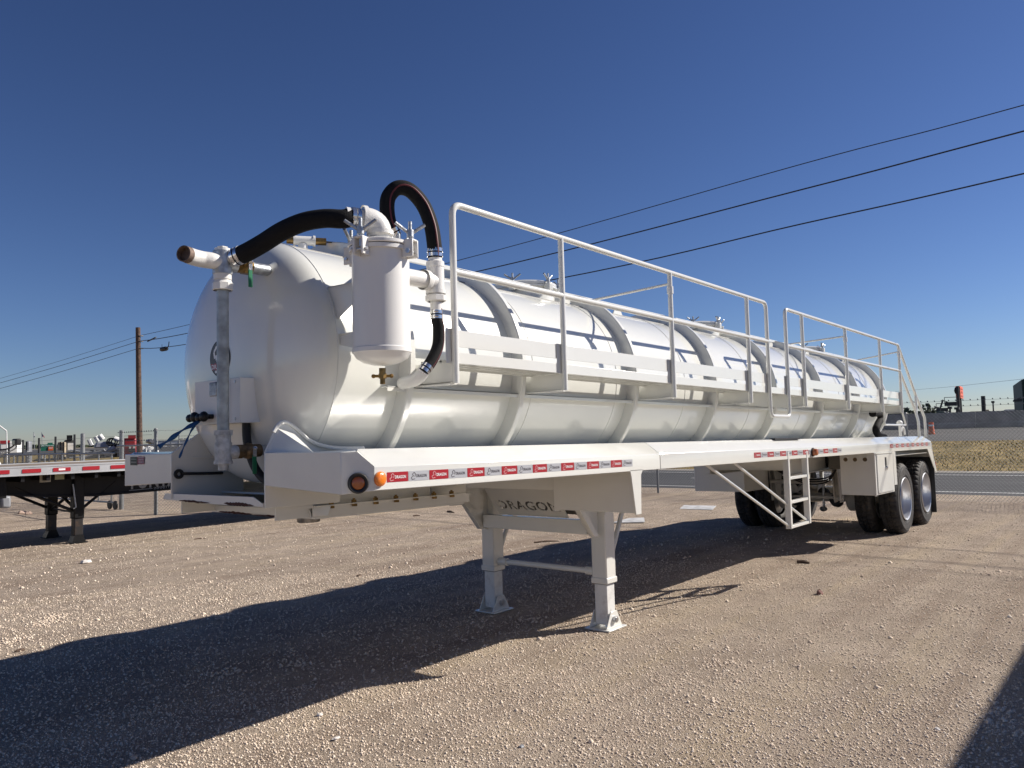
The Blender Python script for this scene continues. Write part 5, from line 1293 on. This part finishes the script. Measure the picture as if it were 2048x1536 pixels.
def tree(px, top, D_, r, label):
    base = at(px, 850, D_); tz = at(px, top, D_).z; t = thing('distant_tree', label, 'tree', (base.x, base.y, zt(base.x)))
    b = B(); b.tube([(base.x, base.y, zt(base.x)), (base.x, base.y, tz * .55)], [.25, .15], 8)
    for k in range(4): b.tube([(base.x, base.y, tz * .35), (base.x + random.uniform(-r, r) * .7, base.y + random.uniform(-r, r) * .7, tz * .75)], [.1, .04], 6)
    b.build('trunk', BARKM, t); b = B()
    for k in range(420):
        a = Vector((random.gauss(0, 1), random.gauss(0, 1), random.gauss(0, .8))); a = a.normalized() * (random.random() ** .4); P = Vector((base.x, base.y, tz * .68)) + Vector((a.x * r, a.y * r, a.z * tz * .34))
        if noise.noise(P * .8) < -.1: continue
        c_ = Vector((random.uniform(-1, 1), random.uniform(-1, 1), random.uniform(-1, 1))).normalized(); d_ = c_.orthogonal().normalized(); s_ = random.uniform(.1, .28); b.add([P - c_ * s_, P + d_ * s_, P + c_ * s_, P - d_ * s_], [(0, 1, 2, 3)])
    b.build('crown', LEAFM, t, merge=False)
tree(1838, 806, 90, 1.6, 'sparse bare looking tree showing through the rear stair rails')
# poles
for (px, top, D_, r_, nm, lb) in ((1966, 792, 95, .20, 'dark_pole', 'thick dark pole standing behind the wall right of the orange sign'), (1986, 806, 140, .10, 'light_pole', 'thin light pole with a small head near the right edge'), (1855, 811, 120, .10, 'light_pole', 'thin pole left of the boom lifts'), (1900, 818, 120, .12, 'light_pole', 'short thin post between the green tank and the orange sign'), (1914, 819, 120, .14, 'light_pole', 'short dark post just left of the orange sign base')):
    t_ = at(px, top, D_); g_ = at(px + (845 - top) * .055, 845, D_); b = B(); b.tube([(g_.x, g_.y, 1.0), t_], r_, 8); b.box((t_.x - r_ * 2, t_.y - r_ * 2, t_.z), (t_.x + r_ * 2, t_.y + r_ * 2, t_.z + .3)) if nm == 'light_pole' else None
    tag(b.build(nm, POSTD, org=(g_.x, g_.y, 1.0)), lb, 'pole')
# dark green building at the right edge
D = 75; t = thing('warehouse', 'tall dark green metal building cut by the right edge, with a small awning', 'building', at(2060, 845, D))
A_ = at(2043, 762, D); zt_ = A_.z; E_ = at(2143, 762, D)
b = B(); b.prism([(A_.x, A_.y, 1.0), (E_.x, E_.y, 1.0), (E_.x, E_.y, zt_ + .9), (A_.x, A_.y, zt_ + .1)], -n_ * 12)
for k in range(24): p = A_.lerp(E_, (k + .5) / 24); b.prism([(p.x, p.y, 1.0) , (p.x + u_.x * -.06, p.y + u_.y * -.06, 1.0), (p.x + u_.x * -.06, p.y + u_.y * -.06, zt_), (p.x, p.y, zt_)], n_ * .04)
b.build('wall', DKGRN, t)
b = B(); q = A_ + u_ * .35; b.prism([Vector((q.x, q.y, zt_ + .02)), Vector((E_.x, E_.y, zt_ + .85)), Vector((E_.x, E_.y, zt_ + 1.15)), Vector((q.x, q.y, zt_ + .30))], -n_ * 12.5); b.build('roof', POSTD, t)
b = B(); c = at(2042, 803, D); c2 = at(2026, 803.5, D); b.prism([c, c2, c2 + Vector((0, 0, .14)), c + Vector((0, 0, .2))], n_ * 1.5); b.tube([c2, at(2042, 795, D)], .04, 5); b.build('awning', POSTD, t)

# ================================================================== left background
D = 130
n_ = (CAM - at(150, 880, D)); n_.z = 0; n_.normalize(); u_ = Vector((0, 0, 1)).cross(n_).normalized()
r_ = block(150, 0, 884, 36, 905, 12, WPLAIN, 'store_building', 'white roadside building with a dark red roof band at the far left', 'building', ybase=0); trim(r_[0], r_[1], r_[2], r_[4], 0, .55, .88, 1.08, r_[3], REDP, 'roof_band'); trim(r_[0], r_[1], r_[2], r_[4], .0, .6, .08, .22, r_[3], GLASS, 'window_band')
for k in range(4): trim(r_[0], r_[1], r_[2], r_[4], .05 + .13 * k, .12 + .13 * k, .4, .6, r_[3], GREYP, 'window')
r_ = block(95, 51, 882, 61, 902, 4, GREYP, 'delivery_truck', 'dark and white box truck seen head on between the slim wire posts', 'truck', ybase=0); trim(r_[0], r_[1], r_[2], r_[4], .35, .9, .3, .55, r_[3], WPLAIN, 'cab'); trim(r_[0], r_[1], r_[2], r_[4], .1, .4, .6, .95, r_[3], BLACK, 'dark_panel')
# street lamp
L_ = thing('street_lamp', 'white cantilever street lamp at the far left edge', 'street lamp', at(14, 905, 70)); a0 = at(13, 862, 70); g0 = at(15.2, 905, 70); b = B(); b.tube([(g0.x, g0.y, 0), a0], .045, 8); b.build('lamp_pole', WPLAIN, L_); b = B(); b.tube([a0, at(-3, 850, 70)], .05, 8); b.build('lamp_arm', WPLAIN, L_)
# flags
for (px, lb, mt_, nm) in ((68, 'small white flag with a dark hoist on a distant pole', WPLAIN, 'w'), (84, 'distant flag with a dark blue corner and red stripes', mat('navy_cloth', (.02, .03, .09), .8), 'b')):
    t = thing('flag', lb, 'flag', at(px, 905, 180)); b = B(); A_ = at(px - .6, 864, 180); G_ = at(px + 1.5, 905, 180); b.tube([(G_.x, G_.y, 0), A_], .06, 6); b.build('flag_pole', GREYP, t)
    b = B(); P = [at(px - .4, 865, 180), at(px + .6, 868, 180), at(px + 2.8, 870.5, 180), at(px + 1.8, 874, 180), at(px - .5, 873, 180)]; b.prism(P, n_ * .05); b.build('cloth', mt_, t)
    if nm == 'b': b = B(); P = [at(px + 2, 869, 180), at(px + 5.5, 874.5, 180), at(px + 5, 876, 180), at(px + 1.8, 873, 180)]; b.prism(P, n_ * .04); b.build('striped_part', mat('pale_red_cloth', (.45, .16, .18), .8), t)
    else: b = B(); P = [at(px - .4, 872.5, 180), at(px + 2.2, 872, 180), at(px + 1, 874.5, 180)]; b.prism(P, n_ * .10); b.build('dark_part', mat('navy_cloth', (.02, .03, .09), .8), t)
# highway sign
D = 110; t = thing('highway_sign', 'green highway guide sign with an orange exit panel behind the fence', 'sign', at(96, 905, D))
def pq(x0, y0, x1, y1, off): return [at(x0, y1 + .0, D) + n_ * off, at(x1, y1 - (x1 - x0) * .031, D) + n_ * off, at(x1, y0 - (x1 - x0) * .031, D) + n_ * off, at(x0, y0, D) + n_ * off]
b = B(); b.prism(pq(81.5, 889.2, 110.5, 902, 0), -n_ * .15); b.prism(pq(95, 885.6, 105.5, 889, 0), -n_ * .15); b.build('sign_panel', GREENS, t)
b = B(); b.prism(pq(96.5, 893.5, 106.5, 901, .06), -n_ * .05); b.build('orange_panel', ORANGE, t)
b = B(); q = pq(98, 894.5, 105.5, 897.5, .09); b.text('EXIT', q[0], q[1] - q[0], q[3] - q[0], (q[3] - q[0]).length * .9, 0, 0, (q[1] - q[0]).length / b.twidth('EXIT', (q[3] - q[0]).length * .9, 1, .04), .04)
q = pq(82.5, 890.3, 108, 892.6, .05); b.text('JBS Parkway', q[0], q[1] - q[0], q[3] - q[0], (q[3] - q[0]).length, 0, 0, (q[1] - q[0]).length / b.twidth('JBS Parkway', (q[3] - q[0]).length, 1, .02), .02); b.build('sign_lettering', TWHT, t, merge=False)
for px in (84, 108): b = B(); A_ = at(px, 900, D) - n_ * .2; b.tube([(A_.x, A_.y, 0), (A_.x, A_.y, A_.z)], .12, 8); b.build('sign_post', GALV, t)
D = 100
r_ = block(D, 115, 884, 132, 898, 4, TANP, 'mixer_truck', 'tan and black construction machine right of the green highway sign', 'construction vehicle', ybase=0); trim(r_[0], r_[1], r_[2], r_[4], .3, .45, .2, 1.0, r_[3], BLACK, 'dark_stripe'); trim(r_[0], r_[1], r_[2], r_[4], .65, .8, .2, 1.0, r_[3], BLACK, 'dark_stripe'); trim(r_[0], r_[1], r_[2], r_[4], 0, 1, .0, .25, r_[3], BLACK, 'underframe')
r_ = block(D + 4, 128, 880, 149, 898, 5, mat('dark_machine', (.04, .042, .04), .7), 'loader', 'dark machine with a white side plate beside the stout gate post', 'construction vehicle', ybase=0); trim(r_[0], r_[1], r_[2], r_[4], .35, .95, .45, .85, r_[3], WPLAIN, 'white_plate'); trim(r_[0], r_[1], r_[2], r_[4], .25, .8, .98, 1.22, r_[3], BLACK, 'hood_top')
# white concrete machine with raised tubes
D = 85; t = thing('concrete_plant', 'white and grey construction machine with four slanted white tubes raised behind the gate', 'construction machine', at(210, 905, D))
b = B(); b.prism([at(188, 896, D), at(238, 895, D), at(238, 889, D), at(218, 882, D), at(193, 885, D)], -n_ * 3); b.build('body', mat('pale_grey_paint', (.35, .36, .41), .5), t, bevel=.1)
for (x0, y0, x1, y1) in ((178, 879, 184, 891), (191, 873, 197, 883), (199, 870, 206, 879), (218, 894, 222, 900), (224, 893, 228, 899), (228, 876, 238, 880)):
    b = B(); b.tube([at(x0, y0, D), at(x1, y1, D)], .22, 8); b.build('tube', WPLAIN, t)
b = B(); b.prism([at(170, 918, D - 4), at(240, 914, D - 4), at(240, 900, D - 4), at(225, 899, D - 4), at(200, 901, D - 4), at(182, 900, D - 4)], -n_ * 2); b.build('undercarriage', mat('dark_machine', (.04, .042, .04), .7), t)
b = B()
for px in (222, 226, 231): b.lathe([(.3, 0), (.42, 0), (.42, .1), (.3, .1)], at(px, 884, D), n_, 16)
b.build('reels', BLACK, t); b = B()
for k in range(16): 
    p = at(random.uniform(175, 238), random.uniform(900, 914), D - 4.3); b.tube([p, p + u_ * random.uniform(-1.6, 1.6) + Vector((0, 0, random.uniform(-.3, .5)))], .07, 5)
b.build('hoses', GREYP, t)
# red truck
D = 80; r_ = block(D, 247, 876.5, 273, 895, 5, REDP, 'red_truck', 'dark red truck parked beyond the fence left of the utility pole', 'truck', ybase=0); t = r_[0]; trim(t, r_[1], r_[2], r_[4], .35, .95, .98, 1.12, r_[3], REDP, 'roof_box'); trim(t, r_[1], r_[2], r_[4], .4, .92, .42, .58, r_[3], GLASS, 'window'); trim(t, r_[1], r_[2], r_[4], .42, .58, .58, .66, r_[3], WPLAIN, 'marker_light'); trim(t, r_[1], r_[2], r_[4], .72, .90, .58, .68, r_[3], WPLAIN, 'marker_light')
# grey canopy and white long building
D = 90; t = thing('grey_canopy', 'grey domed cover between the utility pole and the slim fence post', 'cover', at(303, 905, D)); b = B(); b.prism([at(294, 884, D), at(304, 888.5, D), at(313, 888, D), at(313, 880, D), at(304, 877, D), at(298, 878.5, D)], -n_ * 3); b.build('cover', GREYP, t, bevel=.2); b = B(); g = at(304, 888, D); b.tube([g, (g.x, g.y, 0)], .12, 6); b.build('stand', GREYP, t)
r_ = block(140, 316, 883, 430, 896, 20, WPLAIN, 'long_shed', 'long low white shed behind the fence next to the tank nose', 'building', ybase=0); trim(r_[0], r_[1], r_[2], r_[4], 0, 1, .98, 1.06, r_[3], GREYP, 'roof_edge')
for k in range(7): trim(r_[0], r_[1], r_[2], r_[4], .08 + .13 * k, .095 + .13 * k, .0, .95, r_[3], GREYP, 'wall_joint')
trim(r_[0], r_[1], r_[2], r_[4], .0, .12, .3, .62, r_[3], mat('bright_white_door', (.85, .86, .88), .4), 'door')
# white cable drums / rubble
D = 60; b = B()
for k in range(26): p = at(random.uniform(284, 312), random.uniform(897, 906), D); b.sphere(p, random.uniform(.12, .32), 6, 0, (1, 1, .8), .2)
g = at(298, 906, D); tag(b.build('rubble_heap', WPLAIN, org=(g.x, g.y, 0)), 'heap of white rubble behind the fence below the grey cover', 'rubble')
# guardrail seen at left
b = B(); A_ = at(-20, 912, 75); E_ = at(160, 902, 110)
g = thing('highway_rail', 'dark guardrail running across the far left behind the slim posts', 'guardrail', A_)
b.tube([A_, E_], .18, 6); b.build('rail', POSTD, g)
for k in range(10): p = A_.lerp(E_, k / 9); b = B(); b.tube([(p.x, p.y, 0), (p.x, p.y, p.z)], .08, 6); b.build('rail_post', POSTD, g)

# ================================================================== neighbouring trailer outside the frame (it throws the shadow at the lower right)
V_ = thing('box_trailer', 'small plain white enclosed box trailer parked beside the photographer, outside the frame', 'box trailer', (6, -7, 0))
b = B(); b.box((4.3, -8.0, .6), (7.72, -5.90, 3.02)); b.build('cargo_box', WPLAIN, V_, bevel=.03)
b = B(); b.box((3.0, -7.0, .45), (7.7, -6.9, .6)); b.build('chassis', BLACK, V_)
for X in (6.6,):
    for y_ in (-6.3, -8.2):
        b = B(); b.lathe([(.0005, .05), (.28, .05), (.30, .0), (.50, .0), (.52, .04), (.52, .5), (.0005, .55)], (X, y_, .52), (0, 1, 0), 32); b.build('wheel', RUBBER, V_)
for y_ in (-6.95,): b = B(); b.box((3.3, y_ - .03, .03), (3.36, y_ + .03, .5)); b.build('landing_leg', BLACK, V_)
if '_o' in T: del T['_o']
